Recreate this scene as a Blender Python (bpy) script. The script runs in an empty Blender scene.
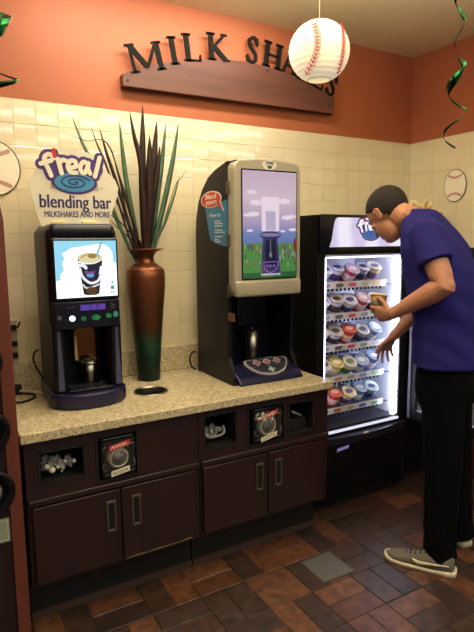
import bpy, bmesh, math, random
from mathutils import Vector, Matrix, Euler
random.seed(7)
PI = math.pi
C = bpy.context.scene.collection
scn = bpy.context.scene

# ------------------------------------------------------------------ materials
def lin(c):
    return tuple(((v/255)/12.92 if v/255 <= .04045 else ((v/255+.055)/1.055)**2.4) for v in c[:3]) + (1,)
def mat(name, col, rough=.5, metal=0, emis=None, es=0, spec=.5, coat=0, noise=None, bump=0, nscale=30, alpha=1, trans=0, sss=0):
    m = bpy.data.materials.new(name); m.use_nodes = True
    nt = m.node_tree; b = nt.nodes['Principled BSDF']
    b.inputs['Base Color'].default_value = lin(col); b.inputs['Roughness'].default_value = rough
    b.inputs['Metallic'].default_value = metal; b.inputs['Specular IOR Level'].default_value = spec
    b.inputs['Coat Weight'].default_value = coat; b.inputs['Alpha'].default_value = alpha
    b.inputs['Transmission Weight'].default_value = trans
    if emis:
        b.inputs['Emission Color'].default_value = lin(emis); b.inputs['Emission Strength'].default_value = es
    if noise or bump:
        tc = nt.nodes.new('ShaderNodeTexCoord'); n = nt.nodes.new('ShaderNodeTexNoise')
        n.inputs['Scale'].default_value = nscale; n.inputs['Detail'].default_value = 5
        nt.links.new(tc.outputs['Object'], n.inputs['Vector'])
        if noise:
            r = nt.nodes.new('ShaderNodeValToRGB'); r.color_ramp.elements[0].position = .35; r.color_ramp.elements[1].position = .68
            r.color_ramp.elements[0].color = lin(col); r.color_ramp.elements[1].color = lin(noise)
            nt.links.new(n.outputs['Fac'], r.inputs['Fac']); nt.links.new(r.outputs['Color'], b.inputs['Base Color'])
        if bump:
            bp = nt.nodes.new('ShaderNodeBump'); bp.inputs['Strength'].default_value = bump; bp.inputs['Distance'].default_value = .004
            nt.links.new(n.outputs['Fac'], bp.inputs['Height']); nt.links.new(bp.outputs['Normal'], b.inputs['Normal'])
    return m
def nodes(m):
    nt = m.node_tree; return nt, nt.nodes['Principled BSDF'], (lambda t: nt.nodes.new(t)), nt.links.new
def ramp(n, stops, const=False):
    cr = n.color_ramp
    if const: cr.interpolation = 'CONSTANT'
    while len(cr.elements) < len(stops): cr.elements.new(.5)
    for e, (p, c) in zip(cr.elements, stops): e.position = p; e.color = lin(c)
def island_mat(name, cols, rough, var=.0, grain=None, bump=0, spec=.5, bscale=40):
    m = mat(name, cols[0], rough, spec=spec); nt, b, N, K = nodes(m)
    g = N('ShaderNodeNewGeometry'); r = N('ShaderNodeValToRGB')
    ramp(r, [(i/len(cols), c) for i, c in enumerate(cols)], True)
    K(g.outputs['Random Per Island'], r.inputs['Fac'])
    out = r.outputs['Color']
    tc = N('ShaderNodeTexCoord'); n = N('ShaderNodeTexNoise'); n.inputs['Scale'].default_value = bscale; n.inputs['Detail'].default_value = 6
    K(tc.outputs['Object'], n.inputs['Vector'])
    if grain:
        r2 = N('ShaderNodeValToRGB'); ramp(r2, [(.3, (grain,)*3), (.7, (255,)*3)])
        K(n.outputs['Fac'], r2.inputs['Fac'])
        mx = N('ShaderNodeMix'); mx.data_type = 'RGBA'; mx.blend_type = 'MULTIPLY'; mx.inputs[0].default_value = 1
        K(out, mx.inputs[6]); K(r2.outputs['Color'], mx.inputs[7]); out = mx.outputs[2]
    K(out, b.inputs['Base Color'])
    if bump:
        bp = N('ShaderNodeBump'); bp.inputs['Strength'].default_value = bump; bp.inputs['Distance'].default_value = .003
        K(n.outputs['Fac'], bp.inputs['Height']); K(bp.outputs['Normal'], b.inputs['Normal'])
    return m
def wood(name, c1, c2, rough=.35, axis=2, sc=9, coat=0.1):
    m = mat(name, c1, rough, coat=coat); nt, b, N, K = nodes(m)
    tc = N('ShaderNodeTexCoord'); mp = N('ShaderNodeMapping'); n = N('ShaderNodeTexNoise'); r = N('ShaderNodeValToRGB')
    s = [sc*1.6]*3; s[axis] = sc*.12; mp.inputs['Scale'].default_value = s
    n.inputs['Scale'].default_value = 1; n.inputs['Detail'].default_value = 8; n.inputs['Roughness'].default_value = .65
    K(tc.outputs['Object'], mp.inputs['Vector']); K(mp.outputs['Vector'], n.inputs['Vector']); K(n.outputs['Fac'], r.inputs['Fac'])
    ramp(r, [(.3, c1), (.7, c2)]); K(r.outputs['Color'], b.inputs['Base Color'])
    return m

M = {}
M['tile'] = island_mat('glazed_cream_tile', [(232,220,182),(235,223,186),(231,219,181),(234,221,184)], .07, spec=1.0)
M['grout'] = mat('tile_grout', (220,207,170), .9)
M['orange'] = mat('orange_paint', (176,98,60), .62, noise=(170,93,56), nscale=3, bump=.08)
M['orange2'] = mat('orange_paint_dull', (176,98,60), .65, noise=(170,93,56), nscale=3)
M['ceil'] = mat('ceiling_paint', (224,204,160), .85, noise=(218,197,152), nscale=4)
M['floor_tile'] = island_mat('quarry_tile', [(112,72,50),(72,53,43),(78,59,46),(84,55,45),(104,66,47),(64,48,42),(76,53,43),(122,79,53),(74,55,45)], .42, grain=150, bump=.35, bscale=22)
M['floor_grout'] = mat('floor_grout', (42,32,26), .9)
M['mahogany'] = wood('dark_mahogany', (33,17,18), (48,25,25), .42)
M['mahogany_h'] = wood('dark_mahogany_rail', (34,18,19), (47,25,25), .42, axis=0)
M['redwood'] = wood('reddish_board', (100,50,38), (118,60,46), .4)
M['plank'] = wood('sign_plank_wood', (78,44,33), (108,63,46), .6, axis=0, sc=7)
M['black'] = mat('black_plastic', (10,10,12), .5, spec=.3)
M['black_gloss'] = mat('black_gloss', (12,12,16), .22)
M['black_matte'] = mat('black_matte', (14,14,14), .7)
M['navy'] = mat('navy_plastic', (14,14,34), .32, bump=.05, nscale=400)
M['navy2'] = mat('navy_plastic_base', (20,20,56), .3)
M['blueblack'] = mat('blue_black_housing', (11,11,22), .42, spec=.3)
M['greyblue'] = mat('grey_blue_strip', (70,72,98), .35)
M['steel'] = mat('brushed_steel', (178,172,160), .28, 1)
M['steel_dk'] = mat('dull_steel', (108,100,88), .4, .7)
M['champagne'] = mat('champagne_metal', (178,172,150), .36, .25)
M['white'] = mat('white_plastic', (225,222,214), .45)
M['cream'] = mat('cream_paint', (238,230,196), .6)
M['letter'] = mat('dark_bronze_letters', (24,22,18), .85, spec=.15)
M['acrylic'] = mat('cloudy_acrylic', (240,236,218), .35, alpha=.93)
M['acrylic2'] = mat('cloudy_acrylic_tint', (222,216,196), .35, alpha=.6)
M['purple'] = mat('logo_purple', (70,44,128), .5)
M['logo_blue'] = mat('logo_blue', (66,150,205), .5)
M['logo_navy'] = mat('logo_navy', (34,54,120), .5)
M['logo_cream'] = mat('logo_cream', (245,240,222), .5)
M['red'] = mat('label_red', (205,48,36), .5)
M['text_navy'] = mat('text_navy', (48,42,104), .5)
M['glass'] = mat('door_glass', (200,215,225), .03, alpha=.16, spec=.6)
M['rubber'] = mat('rubber', (12,12,12), .8)
M['hole'] = mat('dark_cavity', (6,6,6), .9)
M['foil'] = mat('green_foil', (18,120,58), .2, .85)
M['foil_dk'] = mat('dark_green_foil', (14,46,24), .22, .8)
M['paper'] = mat('lantern_paper', (250,244,226), .8, emis=(255,240,205), es=.38, sss=.2)  # faint glow put into the paper to look bright, no lamp inside
M['stitch'] = mat('red_stitch', (206,60,54), .7)
M['stitch_pale'] = mat('faded_stitch', (196,152,138), .7)
M['skin'] = mat('skin', (190,134,104), .55, noise=(180,124,95), nscale=25)
M['hair'] = mat('short_dark_hair', (28,20,17), .8, bump=.6, nscale=400)
M['shirt'] = mat('purple_blue_tee', (38,35,108), .9, spec=.2, bump=.15, nscale=300)
M['trousers'] = mat('black_trousers', (9,9,11), .95, spec=.1)
M['shoe'] = mat('grey_shoe', (104,98,84), .8, bump=.3, nscale=300)
M['sole'] = mat('cream_sole', (222,210,174), .6)
M['lace'] = mat('grey_lace', (70,66,58), .8)
M['leaf_br'] = mat('brown_leaf', (58,36,28), .6, noise=(42,26,22), nscale=20)
M['leaf_gr'] = mat('green_leaf', (88,124,92), .55, noise=(66,98,70), nscale=20)
M['plastic_film'] = mat('clear_film', (215,210,200), .18, alpha=.4)
M['frost'] = mat('frost_white', (226,230,240), .5)
M['chip'] = mat('bare_particle_board', (120,100,78), .8)

# granite
m = mat('speckled_granite', (196,178,138), .22, spec=.5); nt, b, N, K = nodes(m)
tc = N('ShaderNodeTexCoord'); v = N('ShaderNodeTexVoronoi'); v.inputs['Scale'].default_value = 260
v2 = N('ShaderNodeTexNoise'); v2.inputs['Scale'].default_value = 60; v2.inputs['Detail'].default_value = 8
K(tc.outputs['Object'], v.inputs['Vector']); K(tc.outputs['Object'], v2.inputs['Vector'])
sp = N('ShaderNodeSeparateColor'); K(v.outputs['Color'], sp.inputs[0])
r = N('ShaderNodeValToRGB'); ramp(r, [(0, (112,96,76)), (.05, (172,158,128)), (.14, (208,197,168)), (.5, (216,206,178)), (.85, (226,217,192))], True)
K(sp.outputs[0], r.inputs['Fac'])
r2 = N('ShaderNodeValToRGB'); ramp(r2, [(.35, (222,214,192)), (.65, (255,252,244))]); K(v2.outputs['Fac'], r2.inputs['Fac'])
mx = N('ShaderNodeMix'); mx.data_type = 'RGBA'; mx.blend_type = 'MULTIPLY'; mx.inputs[0].default_value = 1
K(r.outputs['Color'], mx.inputs[6]); K(r2.outputs['Color'], mx.inputs[7]); K(mx.outputs[2], b.inputs['Base Color'])
M['granite'] = m
# copper vase with green foot (patina by height)
m = mat('copper_patina', (150,88,54), .38, .7); nt, b, N, K = nodes(m)
tc = N('ShaderNodeTexCoord'); sx = N('ShaderNodeSeparateXYZ'); K(tc.outputs['Object'], sx.inputs[0])
n = N('ShaderNodeTexNoise'); n.inputs['Scale'].default_value = 22; n.inputs['Detail'].default_value = 6; K(tc.outputs['Object'], n.inputs['Vector'])
a = N('ShaderNodeMath'); a.operation = 'MULTIPLY_ADD'; a.inputs[1].default_value = .16; K(n.outputs['Fac'], a.inputs[0]); K(sx.outputs[2], a.inputs[2])
r = N('ShaderNodeValToRGB'); ramp(r, [(.10, (28,40,34)), (.20, (28,54,44)), (.285, (48,88,70)), (.36, (84,58,42)), (.6, (128,76,50))]); K(a.outputs[0], r.inputs['Fac'])
K(r.outputs['Color'], b.inputs['Base Color']); M['copper'] = m
# perforated steel
m = mat('perforated_steel', (150,148,140), .4, .55); nt, b, N, K = nodes(m)
tc = N('ShaderNodeTexCoord'); v = N('ShaderNodeTexVoronoi'); v.inputs['Randomness'].default_value = 0; v.inputs['Scale'].default_value = 70
K(tc.outputs['Object'], v.inputs['Vector']); r = N('ShaderNodeValToRGB'); ramp(r, [(.26, (40,38,36)), (.32, (126,123,114))]); K(v.outputs['Distance'], r.inputs['Fac'])
K(r.outputs['Color'], b.inputs['Base Color']); M['perf'] = m
def glow(name, col, s): 
    return mat(name, (20,20,20), .3, emis=col, es=s)
G = {}
def gm(col, s=1.0):
    k = (tuple(col), s)
    if k not in G: G[k] = glow('lit_%d_%d_%d_%d' % (col[0], col[1], col[2], int(s*10)), col, s)
    return G[k]
def pm(col, rough=.5, metal=0):
    k = ('p', tuple(col), rough, metal)
    if k not in G: G[k] = mat('print_%d_%d_%d' % tuple(col), col, rough, metal)
    return G[k]

# ------------------------------------------------------------------ object helpers
def root_loc(o):
    l = Vector((0, 0, 0))
    while o: l += o.location; o = o.parent
    return l
def obj(name, bm, m, parent=None, label=None, smooth=False, kind=None, local=False):
    """bm is in world coordinates unless local"""
    me = bpy.data.meshes.new(name)
    if parent and not local: bmesh.ops.translate(bm, vec=-root_loc(parent), verts=bm.verts)
    bm.normal_update(); bm.to_mesh(me); bm.free()
    if smooth:
        for p in me.polygons: p.use_smooth = True
    for mm in (m if isinstance(m, (list, tuple)) else [m]): me.materials.append(mm)
    o = bpy.data.objects.new(name, me); C.objects.link(o)
    if parent: o.parent = parent
    if label: o['label'] = label
    if kind: o['kind'] = kind
    return o
def thing(name, label, cat, loc, group=None, rot=None):
    o = bpy.data.objects.new(name, None); o.empty_display_size = .05; C.objects.link(o); o.location = loc
    if rot: o.rotation_euler = rot
    o['label'] = label; o['category'] = cat
    if group: o['group'] = group
    return o
def single(name, bm, m, label, cat, group=None, base=None, smooth=False):
    if base: bmesh.ops.translate(bm, vec=-Vector(base), verts=bm.verts)
    o = obj(name, bm, m, smooth=smooth)
    if base: o.location = base
    o['label'] = label; o['category'] = cat
    if group: o['group'] = group
    return o
def BM(): return bmesh.new()
def box(bm, x0, x1, y0, y1, z0, z1, bev=0, seg=2, mi=0):
    g = bmesh.ops.create_cube(bm, size=1)
    vs = g['verts']
    bmesh.ops.scale(bm, vec=(abs(x1-x0), abs(y1-y0), abs(z1-z0)), verts=vs)
    bmesh.ops.translate(bm, vec=((x0+x1)/2, (y0+y1)/2, (z0+z1)/2), verts=vs)
    fs = {f for v in vs for f in v.link_faces}
    for f in fs: f.material_index = mi
    if bev:
        es = {e for v in vs for e in v.link_edges}
        r = bmesh.ops.bevel(bm, geom=list(es), offset=bev, segments=seg, profile=.5, affect='EDGES')
        for f in r['faces']: f.material_index = mi; f.smooth = True
    return bm
def B(*a, **k): return box(BM(), *a, **k)
def ngon_prism(bm, pts3a, pts3b, mi=0):
    va = [bm.verts.new(p) for p in pts3a]; vb = [bm.verts.new(p) for p in pts3b]; n = len(va)
    fs = [bm.faces.new(va), bm.faces.new(vb[::-1])]
    for i in range(n): fs.append(bm.faces.new((va[i], vb[i], vb[(i+1) % n], va[(i+1) % n])))
    for f in fs: f.material_index = mi
    bmesh.ops.recalc_face_normals(bm, faces=fs); return fs
def prism_x(pyz, x0, x1, bev=0, seg=2):
    bm = BM(); ngon_prism(bm, [(x0, y, z) for y, z in pyz], [(x1, y, z) for y, z in pyz])
    if bev: bmesh.ops.bevel(bm, geom=bm.edges[:], offset=bev, segments=seg, profile=.5, affect='EDGES', clamp_overlap=True)
    return bm
def prism_z(pxy, z0, z1, bev=0, seg=2, bm=None):
    bm = bm or BM(); ngon_prism(bm, [(x, y, z0) for x, y in pxy], [(x, y, z1) for x, y in pxy])
    if bev: bmesh.ops.bevel(bm, geom=bm.edges[:], offset=bev, segments=seg, profile=.5, affect='EDGES', clamp_overlap=True)
    return bm
class Plane:
    """drawing plane: origin, right, up, outward normal"""
    def __init__(s, o, u, v, n, sc=1): s.o = Vector(o); s.u = Vector(u); s.v = Vector(v); s.n = Vector(n); s.sc = sc
    def p(s, x, y, w=0): return s.o + s.u*x*s.sc + s.v*y*s.sc + s.n*w
    def poly(s, pts, w0=0, w1=.001, bm=None, mi=0):
        bm = bm or BM(); ngon_prism(bm, [s.p(x, y, w0) for x, y in pts], [s.p(x, y, w1) for x, y in pts], mi); return bm
    def rect(s, x0, x1, y0, y1, w0=0, w1=.001, bm=None): return s.poly([(x0, y0), (x1, y0), (x1, y1), (x0, y1)], w0, w1, bm)
    def ell(s, cx, cy, rx, ry, w0=0, w1=.001, bm=None, n=28):
        return s.poly([(cx+rx*math.cos(2*PI*i/n), cy+ry*math.sin(2*PI*i/n)) for i in range(n)], w0, w1, bm)
    def rrect(s, x0, x1, y0, y1, r, w0=0, w1=.001, bm=None):
        pts = []
        for cx, cy, a0 in ((x1-r, y1-r, 0), (x0+r, y1-r, 90), (x0+r, y0+r, 180), (x1-r, y0+r, 270)):
            for k in range(5): a = math.radians(a0+k*22.5); pts.append((cx+r*math.cos(a), cy+r*math.sin(a)))
        return s.poly(pts, w0, w1, bm)
    def rib(s, pts, wd, w0=0, w1=.001, bm=None, wd2=None, cap=True):
        """one continuous mitred stroke; each piece a hair higher than the last so that crossings never coincide"""
        bm = bm or BM(); s.k = getattr(s, 'k', 0)+1; lift = (s.k % 12)*1.1e-5
        Q = [Vector((p[0], p[1])) for p in pts]; Q = [q for i, q in enumerate(Q) if i == 0 or (q-Q[i-1]).length > 1e-7]
        if cap and not (Q[0]-Q[-1]).length < 1e-6:
            a, b = (Q[0]-Q[1]).normalized(), (Q[-1]-Q[-2]).normalized(); wb = wd if wd2 is None else wd2
            ea = [(Q[0]+a*wd/2*math.sin(t), math.cos(t)) for t in (1.45, 1.1, .7, .35)]; eb = [(Q[-1]+b*wb/2*math.sin(t), math.cos(t)) for t in (.35, .7, 1.1, 1.45)]
        else: ea = eb = []
        P_ = ea+[(q, 1) for q in Q]+eb; n = len(P_); rows = []
        for i, (q, k) in enumerate(P_):
            d0 = (P_[i][0]-P_[i-1][0]).normalized() if i else None; d1 = (P_[i+1][0]-P_[i][0]).normalized() if i < n-1 else None
            d = (d0 or d1)+(d1 or d0)
            if d.length < 1e-6: d = d1
            d.normalize(); m = 1/max(.6, abs(d.dot(d1 or d0)))
            ww = (wd if wd2 is None else wd+(wd2-wd)*i/(n-1))/2*k*m; nx, ny = -d.y, d.x; e = lift+i*2.5e-7
            rows.append([bm.verts.new(s.p(q.x-nx*ww, q.y-ny*ww, w0)), bm.verts.new(s.p(q.x-nx*ww, q.y-ny*ww, w1+e)), bm.verts.new(s.p(q.x+nx*ww, q.y+ny*ww, w1+e)), bm.verts.new(s.p(q.x+nx*ww, q.y+ny*ww, w0))])
        fs = [bm.faces.new(rows[0]), bm.faces.new(rows[-1][::-1])]
        for i in range(n-1):
            for k in range(4): fs.append(bm.faces.new((rows[i][k], rows[i+1][k], rows[i+1][(k+1) % 4], rows[i][(k+1) % 4])))
        bmesh.ops.recalc_face_normals(bm, faces=fs)
        return bm
    def text(s, body, size, x, y, w=0.0005, align='CENTER', off=0, ext=.0006, sx=1, bm=None, bold=0):
        if bold:
            bm = bm or BM()
            for i, d in enumerate((-1, -.5, 0, .5, 1)): s.text(body, size, x+d*bold, y+(bold*.5 if i % 2 else 0), w+i*3e-5, align, 0, ext, sx, bm)
            return bm
        cu = bpy.data.curves.new('t', 'FONT'); cu.body = body; cu.size = size; cu.align_x = align; cu.extrude = ext/2; cu.offset = off; cu.resolution_u = 4
        o = bpy.data.objects.new('t', cu); C.objects.link(o)
        bpy.context.view_layer.update()
        me = bpy.data.meshes.new_from_object(o.evaluated_get(bpy.context.evaluated_depsgraph_get()))
        bpy.data.objects.remove(o); bpy.data.curves.remove(cu)
        bm = bm or BM(); n0 = len(bm.verts); bm.from_mesh(me); bpy.data.meshes.remove(me)
        for vtx in bm.verts[n0:]:
            c = vtx.co; vtx.co = s.p(x+c.x*sx, y+c.y, w+c.z)
        return bm
def smooth_path(pts, n=6):
    out = []
    P = [pts[0]] + list(pts) + [pts[-1]]
    for i in range(1, len(P)-2):
        for k in range(n):
            t = k/n; a, b_, c, d = (Vector(P[i-1]), Vector(P[i]), Vector(P[i+1]), Vector(P[i+2]))
            out.append(.5*((2*b_)+(-a+c)*t+(2*a-5*b_+4*c-d)*t*t+(-a+3*b_-3*c+d)*t**3))
    out.append(Vector(P[-1])); return out
def sp2(pts, n=5): return [(v.x, v.y) for v in smooth_path([(x, y, 0) for x, y in pts], n)]
def tube(bm, pts, rad, n=10, caps=True, mi=0, flat=None):
    """rad: number, list, or list of (ra, rb)"""
    pts = [Vector(p) for p in pts]; L = len(pts); rings = []
    up = None
    for i in range(L):
        t = (pts[min(i+1, L-1)]-pts[max(i-1, 0)]).normalized()
        if up is None:
            up = Vector(flat) if flat else (Vector((0, 0, 1)) if abs(t.z) < .9 else Vector((1, 0, 0)))
        x = up.cross(t).normalized(); y = t.cross(x).normalized(); up = y
        r = rad[i] if isinstance(rad, (list, tuple)) and len(rad) == L else rad
        ra, rb = r if isinstance(r, (list, tuple)) else (r, r)
        rings.append([bm.verts.new(pts[i]+x*ra*math.cos(2*PI*k/n)+y*rb*math.sin(2*PI*k/n)) for k in range(n)])
    fs = []
    for i in range(L-1):
        for k in range(n):
            fs.append(bm.faces.new((rings[i][k], rings[i][(k+1) % n], rings[i+1][(k+1) % n], rings[i+1][k])))
    if caps: fs += [bm.faces.new(rings[0][::-1]), bm.faces.new(rings[-1])]
    for f in fs: f.smooth = True; f.material_index = mi
    return bm
def rings_loft(bm, rings, caps=True, mi=0):
    R = [[bm.verts.new(p) for p in r] for r in rings]; n = len(R[0]); fs = []
    for i in range(len(R)-1):
        for k in range(n): fs.append(bm.faces.new((R[i][k], R[i][(k+1) % n], R[i+1][(k+1) % n], R[i+1][k])))
    if caps: fs += [bm.faces.new(R[0][::-1]), bm.faces.new(R[-1])]
    for f in fs: f.smooth = True; f.material_index = mi
    return bm
def lathe(bm, prof, cx, cy, n=32, caps=True, mi=0, z0=0):
    return rings_loft(bm, [[(cx+r*math.cos(2*PI*k/n), cy+r*math.sin(2*PI*k/n), z0+z) for k in range(n)] for r, z in prof], caps, mi)
def ellipsoid(bm, c, ax, ay, az, u=16, v=10):
    """ax, ay, az: Vectors (semi axes)"""
    g = bmesh.ops.create_uvsphere(bm, u_segments=u, v_segments=v, radius=1)
    Mx = Matrix((Vector(ax), Vector(ay), Vector(az))).transposed()
    for vt in g['verts']: vt.co = Vector(c)+Mx @ vt.co
    return bm
def face_holes(bm, x0, x1, z0, z1, y0, y1, holes):
    xs = sorted({x0, x1, *[h[0] for h in holes], *[h[1] for h in holes]}); zs = sorted({z0, z1, *[h[2] for h in holes], *[h[3] for h in holes]})
    for i in range(len(xs)-1):
        for j in range(len(zs)-1):
            cx = (xs[i]+xs[i+1])/2; cz = (zs[j]+zs[j+1])/2
            if any(h[0] < cx < h[1] and h[2] < cz < h[3] for h in holes): continue
            box(bm, xs[i], xs[i+1], y0, y1, zs[j], zs[j+1])
    bmesh.ops.remove_doubles(bm, verts=bm.verts, dist=1e-5)
    # drop the internal faces shared by neighbouring boxes
    cnt = {}
    for f in bm.faces: cnt.setdefault(tuple(sorted(v.index for v in f.verts)) if False else tuple(sorted((round(v.co.x, 4), round(v.co.y, 4), round(v.co.z, 4)) for v in f.verts)), []).append(f)
    bmesh.ops.delete(bm, geom=[f for l in cnt.values() if len(l) > 1 for f in l], context='FACES')
    return bm
def remesh(bm, voxel, smooth=6, name='tmp'):
    me = bpy.data.meshes.new(name); bm.normal_update(); bm.to_mesh(me); bm.free()
    o = bpy.data.objects.new(name, me); C.objects.link(o)
    r = o.modifiers.new('r', 'REMESH'); r.mode = 'VOXEL'; r.voxel_size = voxel; r.use_smooth_shade = True
    s = o.modifiers.new('s', 'SMOOTH'); s.iterations = smooth; s.factor = .5
    bpy.context.view_layer.update()
    m2 = bpy.data.meshes.new_from_object(o.evaluated_get(bpy.context.evaluated_depsgraph_get()))
    bpy.data.objects.remove(o)
    b2 = BM(); b2.from_mesh(m2); bpy.data.meshes.remove(m2)
    for f in b2.faces: f.smooth = True
    return b2
def struct(name, bm, m):
    o = obj(name, bm, m); o['kind'] = 'structure'; return o

HC = .855            # worktop height
WY = 2.80            # back wall tile face
XR = 3.05            # right wall tile face
# ------------------------------------------------------------------ setting
S = .2275
bm = BM(); box(bm, -2.6, XR+.02, -5.2, WY+.02, -.05, -.004, mi=1); box(bm, XR+.02, 6.5, -5.2, .8, -.05, -.004, mi=1)
ix0, ix1 = int((-2.5-1.398)/S)-1, int((6.4-1.398)/S)
for i in range(ix0, ix1+1):
    for j in range(-31, 5):
        x = 1.398+i*S; y = 1.997+(j-1)*S          # cell (0,0) holds the drain
        gp = .004
        if (i+j) % 2 == 0: cells = [(x, x+S/2, y, y+S), (x+S/2, x+S, y, y+S)]
        else: cells = [(x, x+S, y, y+S/2), (x, x+S, y+S/2, y+S)]
        for a, b_, c, d in cells:
            a, b_, c, d = max(a, -2.58), (min(b_, XR) if d > .8 else b_), max(c, -5.18), min(d, WY)
            if b_-a < .02 or d-c < .02: continue
            z = random.uniform(-.0008, 0)
            vs = [bm.verts.new(p) for p in ((a+gp, c+gp, z), (b_-gp, c+gp, z), (b_-gp, d-gp, z), (a+gp, d-gp, z))]
            vo = [bm.verts.new(p) for p in ((a+.0015, c+.0015, -.004), (b_-.0015, c+.0015, -.004), (b_-.0015, d-.0015, -.004), (a+.0015, d-.0015, -.004))]
            bm.faces.new(vs)
            for k in range(4): bm.faces.new((vo[k], vo[(k+1) % 4], vs[(k+1) % 4], vs[k]))
struct('floor', bm, [M['floor_tile'], M['floor_grout']])

def tile_wall(P, u0, u1, v0, v1, uo, vo, T=.1035, dome=.0004, tilt=.00035):
    """one wall: backing slab and glazed tiles, P maps (u, v, w)"""
    bm = BM()
    for k in range(int((u0-uo)/T)-1, int((u1-uo)/T)+2):
        for l in range(int((v0-vo)/T)-1, int((v1-vo)/T)+2):
            a, b_, c, d = max(uo+k*T, u0), min(uo+k*T+T, u1), max(vo+l*T, v0), min(vo+l*T+T, v1)
            if b_-a < .01 or d-c < .01: continue
            tu, tv = random.gauss(0, tilt), random.gauss(0, tilt*.7); g = .0008; e = .0016
            us = [a+g+e, (a+b_)/2, b_-g-e]; vs_ = [c+g+e, (c+d)/2, d-g-e]; W = .0009
            grid = [[bm.verts.new(P.p(uu, vv, W+tu*(p-1)+tv*(q-1)+(dome if p == q == 1 else dome*.5 if 1 in (p, q) else 0))) for p, uu in enumerate(us)] for q, vv in enumerate(vs_)]
            for q in range(2):
                for p in range(2):
                    f = bm.faces.new((grid[q][p], grid[q][p+1], grid[q+1][p+1], grid[q+1][p])); f.smooth = True
            inn = [(us[0], vs_[0]), (us[2], vs_[0]), (us[2], vs_[2]), (us[0], vs_[2])]; out_ = [(a+g, c+g), (b_-g, c+g), (b_-g, d-g), (a+g, d-g)]
            vi = [bm.verts.new(P.p(*q, W-.0001)) for q in inn]; vq = [bm.verts.new(P.p(*q, 0)) for q in out_]
            for k_ in range(4): bm.faces.new((vq[k_], vq[(k_+1) % 4], vi[(k_+1) % 4], vi[k_]))
    return bm
Zb = 2.258
bm = tile_wall(Plane((0, WY, 0), (1, 0, 0), (0, 0, 1), (0, -1, 0)), -2.5, XR, 0, Zb, .395, Zb-.009)
box(bm, -2.6, XR+.1, WY+.0005, WY+.1, 0, Zb, mi=1)
box(bm, -2.6, XR+.1, WY+.002, WY+.1, Zb, 2.84, mi=2)
struct('wall_back', bm, [M['tile'], M['grout'], M['orange']])
bm = tile_wall(Plane((XR, 0, 0), (0, -1, 0), (0, 0, 1), (-1, 0, 0)), -WY, -.8, 0, Zb, -WY, Zb-.009, T=.207, tilt=.0003)
box(bm, XR+.0005, XR+.1, .8, WY, 0, Zb, mi=1)
box(bm, XR+.002, XR+.1, .8, WY+.002, Zb, 2.84, mi=2)
struct('wall_right', bm, [M['tile'], M['grout'], M['orange2']])
struct('ceiling', B(-2.6, 6.5, -5.2, WY+.1, 2.84, 2.9), M['ceil'])
struct('trim_1', B(XR-.016, XR-.0045, .8, 2.74, 0, .80), M['redwood'])

# ------------------------------------------------------------------ base cabinets
FY = 2.13            # face plane of cabinets
def cabinet(x0, x1, holes, doors, handles, label):
    t = thing('base_cabinet', label, 'cabinet', (x0, FY, 0), 'base cabinets under the granite worktop')
    bm = BM()
    box(bm, x0, x0+.018, FY+.02, 2.78, .2, .814); box(bm, x1-.018, x1, FY+.02, 2.78, .2, .814)
    box(bm, x0+.018, x1-.018, FY+.02, 2.77, .2, .218); box(bm, x0+.018, x1-.018, 2.75, 2.78, .218, .814)
    obj('carcass', bm, M['mahogany'], t)
    obj('face_frame', face_holes(BM(), x0, x1, .2, .814, FY, FY+.02, holes), M['mahogany_h'], t)
    obj('ledge', B(x0+.004, x1-.004, FY-.02, FY-.0005, .552, .577, bev=.004), M['mahogany_h'], t)
    for h in holes:
        bm = BM(); a, b_, c, d = h; y0, y1 = FY+.021, FY+.26
        box(bm, a-.005, a-.001, y0, y1, c-.004, d+.004); box(bm, b_+.001, b_+.005, y0, y1, c-.004, d+.004)
        box(bm, a, b_, y0, y1, c-.005, c-.001); box(bm, a, b_, y0, y1, d+.001, d+.005); box(bm, a-.004, b_+.004, y1, y1+.004, c-.004, d+.004)
        for s_ in ((a-.006, a+.004, c-.006, d+.006), (b_-.004, b_+.006, c-.006, d+.006), (a, b_, c-.006, c+.004), (a, b_, d-.004, d+.006)):
            box(bm, s_[0], s_[1], FY-.004, FY-.0002, s_[2], s_[3])
        obj('cubby_liner', bm, M['black_matte'], t)
    for (a, b_), hx in zip(doors, handles):
        d = obj('cabinet_door', B(a, b_, FY-.022, FY-.002, .222, .546, bev=.003), M['mahogany'], t)
        bm = BM(); hz0, hz1 = .365, .505; w = .042; yy = FY-.0225
        box(bm, hx, hx+.009, yy-.006, yy, hz0, hz1, bev=.002); box(bm, hx+w-.009, hx+w, yy-.006, yy, hz0, hz1, bev=.002)
        box(bm, hx+.008, hx+w-.008, yy-.006, yy, hz0, hz0+.012, bev=.002); box(bm, hx+.008, hx+w-.008, yy-.006, yy, hz1-.012, hz1, bev=.002)
        box(bm, hx+.008, hx+w-.008, yy-.001, yy-.0002, hz0+.01, hz1-.01, mi=1)
        obj('handle', bm, [M['steel_dk'], M['hole']], d, 'recessed steel pull')
    obj('toe_kick', B(x0+.002, x1-.002, 2.235, 2.25, 0, .1995), M['black_matte'], t)
    return t
ca = cabinet(.262, 1.008, [(.315, .492, .632, .762), (.545, .718, .59, .782)], [(.277, .630), (.636, .985)], (.566, .676),
        'dark mahogany base cabinet under the smaller blender, chipped along its bottom edge')
cb = cabinet(1.012, 1.768, [(1.042, 1.212, .625, .785), (1.278, 1.488, .595, .782), (1.515, 1.672, .606, .768)], [(1.024, 1.376), (1.382, 1.712)], (1.307, 1.418),
        'dark mahogany base cabinet with three cubbies beside the freezer')
pl = Plane((0, FY-.0225, 0), (1, 0, 0), (0, 0, 1), (0, -1, 0))
bm = pl.poly([(.64, .2232), (.70, .228), (.74, .2245), (.80, .2285), (.84, .225), (.90, .2242), (.945, .233), (.962, .226), (.90, .2225), (.70, .2225)], 0, .0015)
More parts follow.
